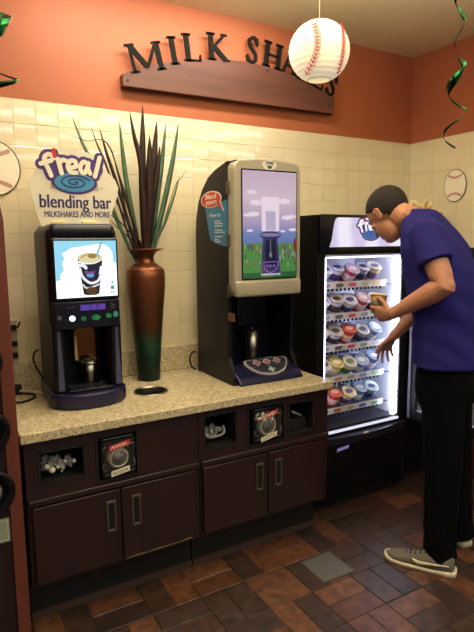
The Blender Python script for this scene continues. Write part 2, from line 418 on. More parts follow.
obj('chipped_edge', bm, M['chip'], ca, 'bare pale chipped laminate edge')
obj('base_strip', B(.264, 1.006, 2.222, 2.234, 0, .03), pm((70,52,40), .7), ca)
obj('base_strip', B(1.014, 1.766, 2.222, 2.234, 0, .03), pm((70,52,40), .7), cb)

# contents of cubbies
def crumple(cx, cz, rx, rz, y, n, seed, sz=.02):
    rnd = random.Random(seed); bm = BM()
    for _ in range(n):
        a = rnd.uniform(0, 2*PI); rr = math.sqrt(rnd.random())
        c = Vector((cx+rx*rr*math.cos(a), y+rnd.uniform(-.02, .05), cz+rz*rr*math.sin(a)))
        e = Euler((rnd.random()*6, rnd.random()*6, rnd.random()*6)).to_matrix()
        s_ = sz*rnd.uniform(.5, 1.1)
        g = bmesh.ops.create_icosphere(bm, subdivisions=1, radius=1)
        for v_ in g['verts']: v_.co = c+e @ Vector((v_.co.x*s_, v_.co.y*s_*.5, v_.co.z*s_*.7))
    return bm
t = thing('wrapped_spoon_pile', 'crumpled pile of clear wrapped spoons in the leftmost cubby below the worktop', 'wrapped spoons', (.40, FY+.12, .635), 'wrapped utensils in cubbies')
obj('wrapper', crumple(.395, .675, .062, .03, FY+.08, 46, 3, .02), M['plastic_film'], t)
bm = BM()
for (x, z, r_) in ((.352, .682, .011), (.372, .664, .013), (.395, .672, .008), (.425, .69, .007), (.46, .684, .009)): ellipsoid(bm, (x, FY+.045, z), (r_, 0, 0), (0, r_, 0), (0, 0, r_))
obj('spoon_tip', bm, M['cream'], t, 'pale rounded spoon ends')
t = thing('wrapped_straw_pile', 'curled heap of clear wrapped straws in the cubby just right of the cabinet seam', 'wrapped straws', (1.125, FY+.12, .628), 'wrapped utensils in cubbies')
obj('wrapper', crumple(1.125, .672, .055, .022, FY+.07, 30, 5, .016), M['plastic_film'], t)
bm = BM(); tube(bm, [(1.125+.052*math.cos(a), FY+.06+.01*math.sin(3*a), .685+.036*math.sin(a)) for a in [math.radians(150+i*12) for i in range(20)]], .0065, 8)
obj('straw_bundle', bm, pm((176,170,160), .3), t)
t = thing('wrapped_napkin', 'two thin folded wrapped packets in the rightmost cubby near the freezer', 'wrapped packets', (1.6, FY+.12, .609), 'wrapped utensils in cubbies')
bm = BM()
for (x, z, l, a) in ((1.555, .682, .028, 70), (1.60, .69, .055, -28), (1.615, .682, .05, -25)):
    d = Vector((math.cos(math.radians(a)), 0, math.sin(math.radians(a))))*l/2; c = Vector((x, FY+.06, z)); tube(bm, [c-d, c, c+d], (.007, .006), 8)
obj('packet', bm, pm((160,154,146), .35), t)
bm = BM(); box(bm, 1.53, 1.655, FY+.04, FY+.14, .608, .664, bev=.006); obj('tray', bm, M['black_matte'], t)

def lid_dispenser(cx, cz, w, h, label, wrapped):
    t = thing('lid_dispenser', label, 'dispenser', (cx, FY+.05, cz-h/2), 'lid dispensers set into the cabinets')
    x0, x1, z0, z1 = cx-w/2, cx+w/2, cz-h/2, cz+h/2
    bm = BM(); pl = Plane((0, FY-.004, 0), (1, 0, 0), (0, 0, 1), (0, -1, 0))
    for a in ((x0, x0+.014, z0, z1), (x1-.014, x1, z0, z1), (x0, x1, z0, z0+.014), (x0, x1, z1-.014, z1)): box(bm, a[0], a[1], FY-.012, FY+.03, a[2], a[3], bev=.003)
    obj('frame', bm, M['black_gloss'], t)
    obj('back', B(x0+.005, x1-.005, FY+.03, FY+.2, z0+.003, z1-.003), M['hole'], t)
    def disc(cx_, cz_, r_, y0, y1, r2=None, n=28):
        return rings_loft(BM(), [[(cx_+(r_ if k == 0 else (r2 or r_))*math.cos(2*PI*i/n), (y0, y1)[k], cz_+(r_ if k == 0 else (r2 or r_))*math.sin(2*PI*i/n)) for i in range(n)] for k in (0, 1)])
    r_ = w*.3; zc = cz-.008
    obj('lid_stack', disc(cx, zc, r_, FY-.012, FY+.03), pm((112,108,94), .35), t)
    bm = BM()
    for q in range(24):
        a0 = 2*PI*q/24
    tube(bm, [(cx+r_*.82*math.cos(2*PI*i/28), FY-.014, zc+r_*.82*math.sin(2*PI*i/28)) for i in range(29)], .0035, 6)
    obj('lid_rim', bm, pm((170,164,140), .3), t)
    obj('lid_centre', disc(cx-.003, zc, r_*.5, FY-.0155, FY-.012), pm((92,88,86), .4), t, 'dark round centre of the lid')
    p2 = Plane((cx, FY-.0165, 0), (1, 0, .16), (0, 0, 1), (0, -1, 0)) if not wrapped else Plane((cx, FY-.0165, 0), (1, 0, .22), (0, 0, 1), (0, -1, 0))
    k = obj('red_label', p2.rect(-w*.27, w*.33, cz+h*.22, cz+h*.35, 0, .002), M['red'], t, 'small red label with pale writing')
    obj('label_writing', p2.rib([(-w*.22+i*w*.045, cz+h*.285+(.006 if i % 2 else -.006)) for i in range(11)], .0028, .002, .0028), M['logo_cream'], k)
    k = obj('name_plate', p2.rect(-w*.24, w*.3, cz-h*.46, cz-h*.32, 0, .002), M['cream'], t, 'small cream label at the bottom')
    bm = BM()
    for row in (0, 1):
        for i in range(5): p2.rect(-w*.19+i*w*.09, -w*.19+i*w*.09+w*.07, cz-h*(.375+.045*row), cz-h*(.36+.045*row), .002, .0026, bm)
    obj('label_writing', bm, M['black_matte'], k)
    bm = BM()
    for sx in (-1, 1):
        for sz in (-1, 1):
            tube(bm, [(cx+sx*w*.44, FY-.016, cz+sz*h*.12), (cx+sx*w*.46, FY-.018, cz+sz*h*.28), (cx+sx*w*.34, FY-.016, cz+sz*h*.3)], .003, 6)
    obj('clip', bm, M['steel_dk'], t)
    obj('cover', B(x0+.01, x1-.01, FY-.022, FY-.019, z0+.01, z1-.01, bev=.001), mat('clear_cover', (190,190,180), .08, alpha=.03), t, 'clear acrylic cover')
    if wrapped: obj('plastic_bag', crumple(cx-.03, cz+.045, .05, .02, FY-.03, 16, 9, .014), M['plastic_film'], t)
lid_dispenser(.632, .687, .15, .17, 'acrylic lid dispenser with red label between leftmost cubby and blank panel', False)
lid_dispenser(1.383, .69, .17, .165, 'acrylic lid dispenser wrapped in plastic, beneath the tall display machine', True)

# ------------------------------------------------------------------ worktop
top = thing('granite_worktop', 'speckled beige granite worktop with low backsplash running along the tiled wall', 'worktop', (.25, 2.104, .815))
def boolean_cut(bm, cut):
    obs = []
    for q in (bm, cut):
        me = bpy.data.meshes.new('q'); q.normal_update(); q.to_mesh(me); q.free(); o = bpy.data.objects.new('q', me); C.objects.link(o); obs.append(o)
    md = obs[0].modifiers.new('b', 'BOOLEAN'); md.object = obs[1]; md.operation = 'DIFFERENCE'; md.solver = 'EXACT'
    bpy.context.view_layer.update()
    m2 = bpy.data.meshes.new_from_object(obs[0].evaluated_get(bpy.context.evaluated_depsgraph_get()))
    for o in obs: bpy.data.objects.remove(o)
    r_ = BM(); r_.from_mesh(m2); return r_
cut = BM(); lathe(cut, [(.0745, .7), (.0745, 1.0)], .898, 2.425)
bmesh.ops.recalc_face_normals(cut, faces=cut.faces)
bm = boolean_cut(B(.25, 1.782, 2.104, 2.794, .8155, HC, bev=.004), cut)
obj('slab', bm, M['granite'], top)
obj('backsplash', B(.25, 1.775, 2.772, 2.7945, HC+.0003, .992, bev=.003), M['granite'], top)
t = thing('trash_chute', 'round steel rimmed trash hole cut in the granite in front of the copper vase', 'trash chute', (.898, 2.425, .70))
obj('rim', lathe(BM(), [(.0735, HC-.01), (.0735, HC+.0045), (.083, HC+.0045), (.085, HC+.001), (.0735, HC-.01)], .898, 2.425, 40, caps=False), M['steel'], t)
obj('sleeve', lathe(BM(), [(.0735, HC), (.0725, HC-.002), (.0725, HC-.15), (.0735, HC-.15), (.0735, HC)], .898, 2.425, 40, caps=False), pm((84,78,68), .35, .9), t, 'dull steel inner sleeve')
obj('bottom', lathe(BM(), [(.072, HC-.149), (.072, HC-.147)], .898, 2.425, 24), M['hole'], t)

# ------------------------------------------------------------------ the logo
def logo(P, parent, mats, back=True, w=.0, only=None):
    """drawn in units of the ellipse half width"""
    LB, BL, SW, LC, RD = mats
    T = .0012
    f = sp2([(-.92, 1.12), (-1.12, 1.28), (-1.34, 1.2), (-1.4, .95), (-1.24, .6), (-1.12, .28)])
    fb = [(-1.58, .82), (-1.08, 1.0)]
    r_ = [(-.76, 1.08), (-.70, .78), (-.62, .42)]; ra = sp2([(-.72, .85), (-.56, 1.05), (-.36, 1.02)])
    e = sp2([(-.22, .70), (.08, .78), (.06, 1.02), (-.16, 1.04), (-.3, .78), (-.18, .5), (.1, .48)])
    a = sp2([(.66, .96), (.46, 1.02), (.3, .74), (.4, .5), (.56, .54), (.70, .90)]); a2 = [(.72, .98), (.68, .7), (.78, .48)]
    l = sp2([(1.3, 1.28), (1.16, .8), (1.02, .34)])
    strokes = [f, fb, r_, ra, e, a, a2, l]
    if back:
        bm = BM()
        for s_ in strokes: P.rib(s_, .52, w, w+T, bm)
        P.ell(0, 0, 1.12, .58, w, w+T, bm); P.rib([(-1.0, .7), (1.0, .7)], .9, w, w+T, bm); P.rib([(-.96, 1.3), (-.9, 1.4)], .36, w, w+T, bm)
        o = obj('logo_backing', bm, LB, parent, 'purple outlined lettering background')
    e_ = P.ell(0, -.0, .98, .46, w+T, w+2*T)
    obj('logo_swirl', e_, BL, parent, 'light blue swirl oval')
    sp_ = [(.80*(1-k/44)*math.cos(PI*.1+k*.33), .36*(1-k/44)*math.sin(PI*.1+k*.33)) for k in range(42)]
    obj('logo_spiral', P.rib(sp_, .075, w+2*T, w+3*T), SW, parent, 'dark blue spiral line')
    bm = BM()
    for s_ in strokes: P.rib(s_, .215, w+2*T, w+3*T, bm)
    obj('logo_letters', bm, LC, parent, "cream letters f'real")
    obj('logo_apostrophe', P.rib([(-.95, 1.46), (-.9, 1.18)], .26, w+3*T, w+4*T, wd2=.12), RD, parent, 'red apostrophe')
LM = (M['purple'], M['logo_blue'], M['logo_navy'], M['logo_cream'], M['red'])

# ------------------------------------------------------------------ small blender (left)
X0, X1 = .437, .745
b1 = thing('milkshake_blender', 'navy milkshake blender with lit cup picture screen, left on the worktop', 'blender', (.59, 2.35, HC), 'milkshake blending machines')
xc = (X0+X1)/2
pts = [(X0-.006, 2.70), (X0-.018, 2.42)] + [(xc-(.172)*math.cos(a), 2.40-.112*math.sin(a)) for a in [PI*i/16 for i in range(1, 16)]] + [(X1+.018, 2.42), (X1+.006, 2.70)]
obj('base', prism_z(pts, HC+.0005, .925, bev=.012, seg=3), M['navy2'], b1, 'rounded navy foot')
obj('housing', B(X0, X1, 2.372, 2.705, 1.20, 1.652, bev=.034, seg=4), M['blueblack'], b1, smooth=True)
bm = BM(); box(bm, X0+.004, X1-.004, 2.57, 2.70, .92, 1.21, bev=.01); obj('back_column', bm, M['blueblack'], b1)
for s_ in (-1, 1):
    xa, xb = (X0+.002, X0+.05) if s_ < 0 else (X1-.05, X1-.002)
    obj('side_column', B(xa, xb, 2.365, 2.66, .92, 1.235, bev=.01), M['blueblack'], b1)
    xm = (xa+xb)/2
    pl = Plane((0, 2.3645, 0), (1, 0, 0), (0, 0, 1), (0, -1, 0))
    obj('trim_strip', pl.poly([(xm-.006, 1.2), (xm+.006, 1.2), (xm+.016, .935), (xm-.010, .935)], 0, .004), M['greyblue'], b1, 'grey blue strip down the column')
obj('top_cap', B(X0+.012, X1-.012, 2.362, 2.69, 1.60, 1.664, bev=.025, seg=4), M['navy'], b1, smooth=True)
obj('screen_bezel', B(.449, .739, 2.352, 2.38, 1.328, 1.604, bev=.012, seg=3), M['black_gloss'], b1)
scr = obj('screen', B(.4625, .7275, 2.3475, 2.3515, 1.345, 1.590, bev=.0015), gm((240,246,250), 1.35), b1, 'lit white and blue screen')
P = Plane((.4625, 2.3472, 1.345), (1, 0, 0), (0, 0, 1), (0, -1, 0))      # screen plane, .265 x .245
W_, H_ = .265, .245
bm = P.poly([(0, H_), (0, .075), (.02, .08), (.018, .10), (.035, .12), (.028, .15), (.04, .17), (.03, .19), (.07, .215), (.16, .228), (W_, .232), (W_, H_)], 0, .0003)
P.poly([(W_, H_), (W_, .145), (.25, .15), (.248, .19), (.235, .215), (.2, .235), (.2, H_)], 0, .0003, bm)
obj('sky_patch', bm, gm((140,205,228), 1.1), scr, 'pale blue painted edges of the picture')
cx = .148
cup = [(cx-.055, .17), (cx+.055, .17), (cx+.034, .012), (cx-.034, .012)]
obj('pictured_cup', P.poly([(cx-.055, .17), (cx-.034, .014), (cx-.018, .008), (cx+.018, .008), (cx+.034, .014), (cx+.055, .17)], .0003, .0006), gm((30,30,50), .9), scr, 'picture of a white and black shake cup')
bm = BM()
P.rib(sp2([(cx-.049, .155), (cx-.02, .148), (cx+.02, .150), (cx+.052, .165)]), .009, .0006, .0009, bm); 
P.rib(sp2([(cx-.046, .125), (cx-.036, .09), (cx-.005, .062), (cx+.028, .068), (cx+.042, .09)]), .011, .0006, .0009, bm)
P.rib(sp2([(cx-.048, .14), (cx-.03, .138), (cx-.02, .128)]), .014, .0006, .0009, bm); P.rib([(cx+.046, .13), (cx+.04, .10)], .01, .0006, .0009, bm)
P.rib(sp2([(cx-.036, .055), (cx-.02, .04), (cx+.01, .045), (cx+.036, .055)]), .006, .0006, .0009, bm)
obj('cup_stripe', bm, gm((235,235,242), 1.0), scr, 'white swirling bands on the pictured cup')
obj('pictured_cream', P.ell(cx, .172, .054, .022, .0009, .0012), gm((226,212,160), .95), scr)
bm = P.ell(cx+.01, .178, .02, .009, .0012, .0015); P.rib(sp2([(cx-.04, .172), (cx-.01, .186), (cx+.03, .184), (cx+.04, .172)]), .004, .0012, .0015, bm)
obj('cream_swirl', bm, gm((168,132,70), .8), scr)
obj('pictured_straw', P.rib([(cx+.028, .178), (cx+.052, .236)], .008, .0012, .0015), gm((120,178,205), 1), scr, 'blue straw in the pictured cup')
obj('bean_pile', P.ell(cx+.002, .027, .026, .017, .0009, .0012), gm((92,62,30), .8), scr)
PL = Plane(P.p(cx-.002, .094), (1, 0, 0), (0, 0, 1), (0, -1, 0), sc=.0165)
bm = PL.ell(0, 0, 1, .5, .0009, .0011); obj('cup_logo_oval', bm, gm((90,160,210), 1), scr)
bm = BM()
for s_ in ([(-1.1, .4), (-1.2, 1.1), (-.9, 1.2)], [(-.7, .4), (-.6, 1.0)], [(-.2, .9), (.1, .9), (-.2, .5), (.1, .45)], [(.3, .9), (.6, .95), (.5, .45)], [(1.1, 1.2), (.95, .4)]): PL.rib(s_, .22, .0011, .0013, bm)
obj('cup_logo_letters', bm, gm((150,90,170), 1), scr)
bm = P.rect(.234, .25, .03, .046, .0003, .0006); P.ell(.242, .06, .004, .006, .0003, .0006, bm); P.rect(.232, .24, .014, .020, .0003, .0006, bm); P.rect(.243, .251, .014, .020, .0003, .0006, bm)
obj('corner_mark', bm, gm((60,150,190), .9), scr, 'small blue cup mark in the corner')
# control panel
pts = [(X0+.004, 2.38), (X0+.01, 2.352)] + [(xc+(i-4)*.035, 2.348-.016*math.cos((i-4)/4*PI/2)) for i in range(9)] + [(X1-.01, 2.352), (X1-.004, 2.38)]
obj('control_panel', prism_z(pts, 1.212, 1.328, bev=.006), M['navy'], b1, 'bulged dark control strip')
P = Plane((0, 2.331, 0), (1, 0, 0), (0, 0, 1), (0, -1, 0))
k = obj('display', P.rect(.553, .665, 1.288, 1.316, 0, .003), gm((76,52,150), .55), b1, 'purple lit text display')
bm = BM()
for row in (0, 1):
    for i in range(14):
        if i in (5, 9): continue
        P.rect(.558+i*.0075, .5625+i*.0075, 1.2925+row*.011, 1.2995+row*.011, .003, .0034, bm)
obj('display_text', bm, gm((130,90,205), .8), k)
for x, z, rx, rz, c, s_, lb, dy in ((.467, 1.262, .009, .009, (90,90,100), 0, 'grey round button', .012), (.519, 1.257, .012, .012, (225,225,255), 3.0, 'glowing white round button', .004), (.566, 1.254, .011, .010, (40,130,90), 0, 'small green round button', 0),
        (.621, 1.255, .020, .012, (34,136,84), 0, 'wide oval green button', 0), (.679, 1.258, .012, .011, (44,140,96), 0, 'green button right of the oval one', .005), (.712, 1.262, .011, .013, (70,150,150), 0, 'teal button at the right end', .011)):
    obj('button', Plane((0, 2.332+dy, 0), (1, 0, 0), (0, 0, 1), (0, -1, 0)).ell(x, z, rx, rz, -.004, .005, n=20), gm(c, s_) if s_ else pm(c, .35), b1, lb)
bm = BM()
for i in range(5): P.rect(.498+i*.008, .502+i*.008, 1.302+.004*(i % 2), 1.306+.004*(i % 2), -.004, .0015, bm); P.rect(.69+(i % 2)*.01, .697+(i % 2)*.01, 1.285+i*.006, 1.288+i*.006, -.012, .0, bm)
obj('panel_lettering', bm, pm((96,92,120), .5), b1)
# bay: splash shield, ring, tray
P = Plane((0, 2.52, 0), (1, 0, 0), (0, 0, 1), (0, -1, 0))
bm = P.poly([(.560, 1.03), (.660, 1.03), (.660, 1.165)] + [(.61+.05*math.cos(a), 1.165+.024*math.sin(a)) for a in [PI*i/8 for i in range(1, 8)]] + [(.560, 1.155)], 0, .004)
obj('splash_shield', bm, mat('bronze_mirror', (170,128,88), .12, 1), b1, 'arched polished metal splash shield')  # brown of the mirrored room is put into the polished steel's colour
obj('shield_edge', P.rect(.562, .574, 1.035, 1.15, .004, .009), pm((222,188,130), .3), b1, 'pale vertical edge of the shield')
bm = BM(); tube(bm, [(.618+.036*math.cos(2*PI*i/20), 2.47+.036*math.sin(2*PI*i/20), 1.028) for i in range(21)], .0045, 8)
tube(bm, [(.56, 2.55, 1.030), (.585, 2.47, 1.028)], .004, 8); tube(bm, [(.676, 2.55, 1.030), (.652, 2.47, 1.028)], .004, 8)
obj('cup_ring', bm, M['steel'], b1)
bm = B(.492, .692, 2.34, 2.56, .926, .936, bev=.003); obj('drip_tray', bm, M['black_gloss'], b1)
bm = BM()
for i in range(16):
    for j in range(3): box(bm, .508+i*.0105, .513+i*.0105, 2.362+j*.03, 2.372+j*.03, .9362, .9372)
obj('tray_grille', bm, M['greyblue'], b1)
def steel_cup(x, y, z0, h, r0, r1, label):
    t = thing('steel_cup', label, 'cup', (x, y, z0), 'steel cups standing in the machines')
    obj('cup_body', lathe(BM(), [(r0*.9, 0), (r0, .003), (r1, h), (r1-.0015, h), (r0-.002, .005)], x, y, 28, z0=z0, caps=True), M['steel'], t)
    bm = BM(); tube(bm, [(x+r1*math.cos(2*PI*i/24), y+r1*math.sin(2*PI*i/24), z0+h) for i in range(25)], .0018, 6)
    obj('rim', bm, M['steel'], t)
steel_cup(.618, 2.47, .9375, .10, .024, .0325, 'stainless steel cup on the tray inside the small navy blender')
# acrylic sign on top
sg = obj('sign_panel', Plane((0, 2.50, 0), (1, 0, 0), (0, 0, 1), (0, -1, 0)).poly(
    [(.442, 1.655), (.738, 1.655), (.792, 1.80), (.796, 1.835), (.782, 1.87), (.745, 1.905), (.715, 1.955), (.66, 1.985), (.53, 2.0), (.47, 1.975), (.445, 1.915), (.415, 1.87), (.396, 1.845), (.402, 1.80)], 0, .005), M['acrylic'], b1, 'cloudy translucent sign panel standing on the machine')
P = Plane((.596, 2.4945, 1.850), (1, 0, 0), (0, 0, 1), (0, -1, 0), sc=.090)
obj('sign_arc', P.poly([(1.3*math.cos(a)*.92, 1.3*math.sin(a)*.9-.35) for a in [PI*i/20 for i in range(21)]] + [(1.0*math.cos(a)*.92, 1.0*math.sin(a)*.9-.35) for a in [PI*i/20 for i in range(20, -1, -1)]], .0, .0006), M['acrylic2'], sg)
logo(P, sg, LM, w=.0008)
P = Plane((0, 2.4945, 0), (1, 0, 0), (0, 0, 1), (0, -1, 0))
obj('sign_lettering', P.text('blending bar', .082, .598, 1.737, .0008, bold=.0016, sx=.79), M['text_navy'], sg, 'navy words blending bar')
obj('sign_lettering', P.text('MILKSHAKES AND MORE', .036, .604, 1.697, .0008, bold=.0007, sx=.74), M['text_navy'], sg, 'small navy capitals MILKSHAKES AND MORE')
obj('sign_mark', P.text('TM', .010, .715, 1.825, .0008), M['text_navy'], sg)
for a in (.485, .62): obj('sign_clip', B(a, a+.062, 2.486, 2.512, 1.656, 1.679, bev=.002), pm((232,222,160), .3), sg, 'pale yellow sign clip')

# ------------------------------------------------------------------ tall display blender
X0, X1 = 1.285, 1.692
b2 = thing('display_blender', 'tall navy blender with champagne framed lit poster door, right on the worktop beside the freezer', 'blender', (1.49, 2.45, HC), 'milkshake blending machines')
side = [(2.69, HC+.0005), (2.69, 1.60), (2.682, 1.70), (2.65, 1.79), (2.60, 1.855), (2.53, 1.91), (2.45, 1.94), (2.33, 1.966), (2.315, 1.966), (2.315, 1.312), (2.33, 1.30), (2.335, .99), (2.31, .95), (2.29, .90), (2.285, HC+.0005)]
for a, b_ in ((X0, X0+.022), (X1-.022, X1)): obj('side_panel', prism_x(side, a, b_, bev=.002), M['blueblack'], b2)
up = [(y, z) for y, z in side if z > 1.31] + [(2.315, 1.315), (2.69, 1.315)]
up = [(2.685, 1.315), (2.685, 1.60), (2.677, 1.70), (2.645, 1.788), (2.596, 1.852), (2.527, 1.907), (2.448, 1.936), (2.33, 1.962), (2.318, 1.962), (2.318, 1.315)]
obj('head_housing', prism_x(up, X0+.0225, X1-.0225), M['blueblack'], b2)
obj('back_panel', B(X0+.0225, X1-.0225, 2.56, 2.685, .90, 1.314), M['navy'], b2)
obj('spindle_housing', B(1.40, 1.60, 2.44, 2.5595, 1.13, 1.314, bev=.012), M['black_gloss'], b2)
bm = BM(); lathe(bm, [(.012, 1.06), (.012, 1.131)], 1.515, 2.475, 16); obj('spindle', bm, M['black_gloss'], b2)
# base with sloping control nose
base = [(2.685, HC+.0005), (2.685, .90), (2.42, .935), (2.36, .945), (2.27, .888), (2.252, .87), (2.25, HC+.0005)]
obj('base', prism_x(base, X0+.023, X1+.006, bev=.006), M['navy2'], b2, 'navy sloping base')
n_ = Vector((0, -.0563, .09)).normalized(); n_ = Vector((0, -(.945-.888), .09)).normalized()
P = Plane((1.520, 2.315, .9165), (1, 0, 0), Vector((0, .09, .057)).normalized(), n_)
sh = [(-.135, .045), (-.125, .062), (-.06, .066), (.06, .066), (.125, .062), (.135, .045), (.115, -.0), (.08, -.035), (.03, -.053), (0, -.056), (-.03, -.053), (-.08, -.035), (-.115, 0)]
nose = P.poly(sh, -.03, .012); bmesh.ops.bevel(nose, geom=nose.edges[:], offset=.003, segments=2, affect='EDGES')
cp = obj('control_panel', nose, pm((176,178,180), .35), b2, 'shield shaped panel with silver edge')
obj('panel_face', P.poly([(x*.93, y*.9+.001) for x, y in sh], .012, .0132), pm((46,46,62), .35), cp)
obj('panel_divider', P.rib([(-.112, .006), (.112, .006)], .0025, .0132, .0138), M['steel'], cp)
for x in (-.062, .0, .062):
    k = obj('button', P.poly([(x-.019, .034), (x, .052), (x+.019, .034), (x, .016)], .0132, .0155), gm((210,120,120), .35), cp, 'pink diamond button')
    obj('button_ring', P.rib([(x-.024, .034), (x, .056), (x+.024, .034), (x, .012), (x-.024, .034)], .002, .0132, .0142), M['white'], k)
bm = P.poly([(-.006, -.042), (.006, -.042), (.006, -.004), (-.006, -.004)], .0132, .0145); P.rect(-.018, .018, -.029, -.017, .0132, .0145, bm)
obj('plus_mark', bm, pm((170,190,190), .4), cp)
steel_cup(1.515, 2.475, .937, .155, .030, .041, 'tall stainless steel cup standing behind the tall machine button panel')
# door bezel
dx0, dx1 = X0-.002, X1-.010
def outline(x0, x1, z0, z1, r, arch):
    pts = []; n = 14
    for k in range(n+1):                                             # arched top edge
        t = k/n; pts.append((x1-r*.4-(x1-x0-r*.8)*t, z1+arch*math.sin(PI*t)))
    for k in range(1, 5): a = math.radians(90+k*22.5); pts.append((x0+r+r*math.cos(a), z1-r+r*math.sin(a)) )
    for k in range(5): a = math.radians(180+k*22.5); pts.append((x0+r+r*math.cos(a), z0+r+r*math.sin(a)))
    for k in range(5): a = math.radians(270+k*22.5); pts.append((x1-r+r*math.cos(a), z0+r+r*math.sin(a)))
    for k in range(0, 4): a = math.radians(k*22.5); pts.append((x1-r+r*math.cos(a), z1-r+r*math.sin(a)))
    return pts
P = Plane((0, 2.26, 0), (1, 0, 0), (0, 0, 1), (0, -1, 0))
bm = P.poly(outline(dx0, dx1, 1.306, 1.966, .04, .018), -.052, 0)
es = [e for e in bm.edges if all(abs(v_.co.y-2.26) < 1e-5 for v_ in e.verts)]
bmesh.ops.bevel(bm, geom=es, offset=.012, segments=4, affect='EDGES', profile=.5)
door = obj('display_door', bm, M['champagne'], b2, 'champagne metal framed poster door')
obj('lower_bulge', B(dx0+.004, dx1-.004, 2.248, 2.275, 1.309, 1.389, bev=.0115, seg=4), M['champagne'], b2, smooth=True)
obj('poster_frame', P.rrect(1.325, 1.654, 1.391, 1.927, .006, 0, .003), M['black_gloss'], door)
px0, pz0, pw, ph = 1.331, 1.398, .317, .522
P = Plane((px0, 2.2568, pz0), (1, 0, 0), (0, 0, 1), (0, -1, 0))
# poster: sky fading to pale pink, green field, drawn machine and people
m = glow('lit_poster_sky', (170,170,200), .78); nt, b, N, K = nodes(m)
tc = N('ShaderNodeTexCoord'); sx_ = N('ShaderNodeSeparateXYZ'); K(tc.outputs['Generated'], sx_.inputs[0]); r_ = N('ShaderNodeValToRGB')
ramp(r_, [(0, (92,130,90)), (.26, (96,120,176)), (.42, (120,140,194)), (.55, (196,170,204)), (.75, (226,202,216)), (1, (214,186,208))]); K(sx_.outputs[2], r_.inputs['Fac']); K(r_.outputs['Color'], b.inputs['Emission Color'])
ps = obj('poster', P.rect(0, pw, 0, ph, 0, .001), m, door, 'backlit poster of a machine in a green field under a pink sky')
obj('poster_field', P.poly([(0, 0), (pw, 0), (pw, .165), (.25, .175), (.16, .16), (.08, .175), (0, .168)], .001, .0014), gm((86,150,72), .7), ps)
obj('poster_grass', P.rect(0, pw, 0, .028, .0014, .0018), gm((44,110,60), .6), ps)
bm = BM(); rnd = random.Random(4)
for (x, y, s_) in ((.03, .31, .02), (.06, .315, .026), (.04, .235, .014), (.26, .30, .026), (.29, .305, .02), (.235, .232, .012), (.295, .24, .018), (.08, .37, .03), (.24, .38, .03), (.05, .42, .022)): 
    for d in (-1, 0, 1): P.ell(x+d*s_*.7, y, s_*.6, s_*(.36 if d else .5), .001, .0015, bm, 14)
obj('poster_cloud', bm, gm((240,225,235), .85), ps)
for col, sd in (((210,190,190), 1), ((60,80,110), 2), ((170,60,90), 3)):
    bm = BM(); rnd = random.Random(sd)
    for i in range(16):
        x = rnd.choice((rnd.uniform(.01, .10), rnd.uniform(.215, .31))); y = rnd.uniform(.05, .155)
        P.ell(x, y+.012, .0035, .004, .0014, .0017, bm, 8); P.rect(x-.003, x+.003, y-.004, y+.009, .0014, .0017, bm)
    obj('poster_people', bm, gm(col, .6), ps)
obj('poster_figure', P.ell(.312, .165, .011, .03, .0018, .0022), gm((150,60,40), .6), ps, 'red brown figure at the poster edge')
obj('pictured_top', P.rect(.108, .212, .232, .40, .0014, .0018), gm((232,214,228), .95), ps)
obj('pictured_top_shade', P.rect(.132, .19, .235, .33, .0018, .002), gm((196,186,214), .8), ps)
bm = P.poly([(.105, .02), (.222, .02), (.2, .20), (.115, .20)], .0014, .002); P.ell(.16, .212, .062, .02, .0014, .002, bm)
obj('pictured_machine', bm, gm((74,68,128), .45), ps)
bm = P.poly([(.128, .065), (.196, .065), (.188, .19), (.132, .19)], .002, .0024)
obj('pictured_bay', bm, gm((34,34,60), .5), ps)
obj('pictured_rim', P.ell(.16, .214, .058, .009, .002, .0026), gm((160,150,196), .6), ps)
bm = P.rib(sp2([(.118, .078), (.204, .078), (.196, .045), (.16, .026), (.126, .045), (.118, .078)], 4), .004, .0024, .003)
for i in (-1, 0, 1): P.ell(.16+i*.02, .06, .006, .006, .0024, .003, bm, 10)
obj('pictured_panel', bm, gm((150,120,210), .7), ps)
bm = P.rib([(.16, .19), (.16, .12)], .004, .0024, .003); P.ell(.16, .115, .008, .014, .0024, .003, bm)
obj('pictured_spindle', bm, gm((150,150,170), .6), ps)
bm = BM()
for i in range(9): P.rect(.106+i*.013, .114+i*.013, .012, .022, .003, .0034, bm)
obj('poster_lettering', bm, gm((225,225,235), .8), ps)
obj('poster_glass', P.rect(-.001, pw+.001, -.001, ph+.001, .0045, .0055), mat('poster_glass', (255,255,255), .03, trans=1, spec=.9), door, 'glossy clear cover')
P = Plane((1.488, 2.2595, 1.951), (1, 0, 0), (0, 0, 1), (0, -1, 0))
k = obj('oval_badge', P.ell(0, 0, .042, .0235, 0, .002), M['white'], door, "white oval badge with dark f'real logo")
L2 = Plane((1.488, 2.2573, 1.944), (1, 0, 0), (0, 0, 1), (0, -1, 0), sc=.0185)
bm = L2.poly([(-.85, .2), (.85, .2), (.6, -.45), (.2, -.65), (-.2, -.65), (-.6, -.45)], 0, .0004)
for s_ in ([(-1.2, .5), (-1.1, 1.2), (-.8, 1.3)], [(-.7, .5), (-.6, 1.1), (-.35, 1.1)], [(-.15, .9), (.15, .95), (.1, 1.2), (-.15, 1.1), (-.15, .6), (.2, .6)], [(.65, 1.15), (.4, 1.0), (.5, .55), (.75, 1.1), (.8, .6)], [(1.15, 1.4), (1.0, .5)]): L2.rib(s_, .24, 0, .0004, bm)
obj('badge_logo', bm, pm((52,82,92), .5), k)
for z in (1.84, 1.585, 1.335): obj('hinge', B(X0-.010, X0-.0005, 2.296, 2.322, z-.03, z+.03, bev=.002), M['steel_dk'], b2, 'small steel hinge block')
P = Plane((X0-.0006, 0, 0), (0, -1, 0), (0, 0, 1), (-1, 0, 0))
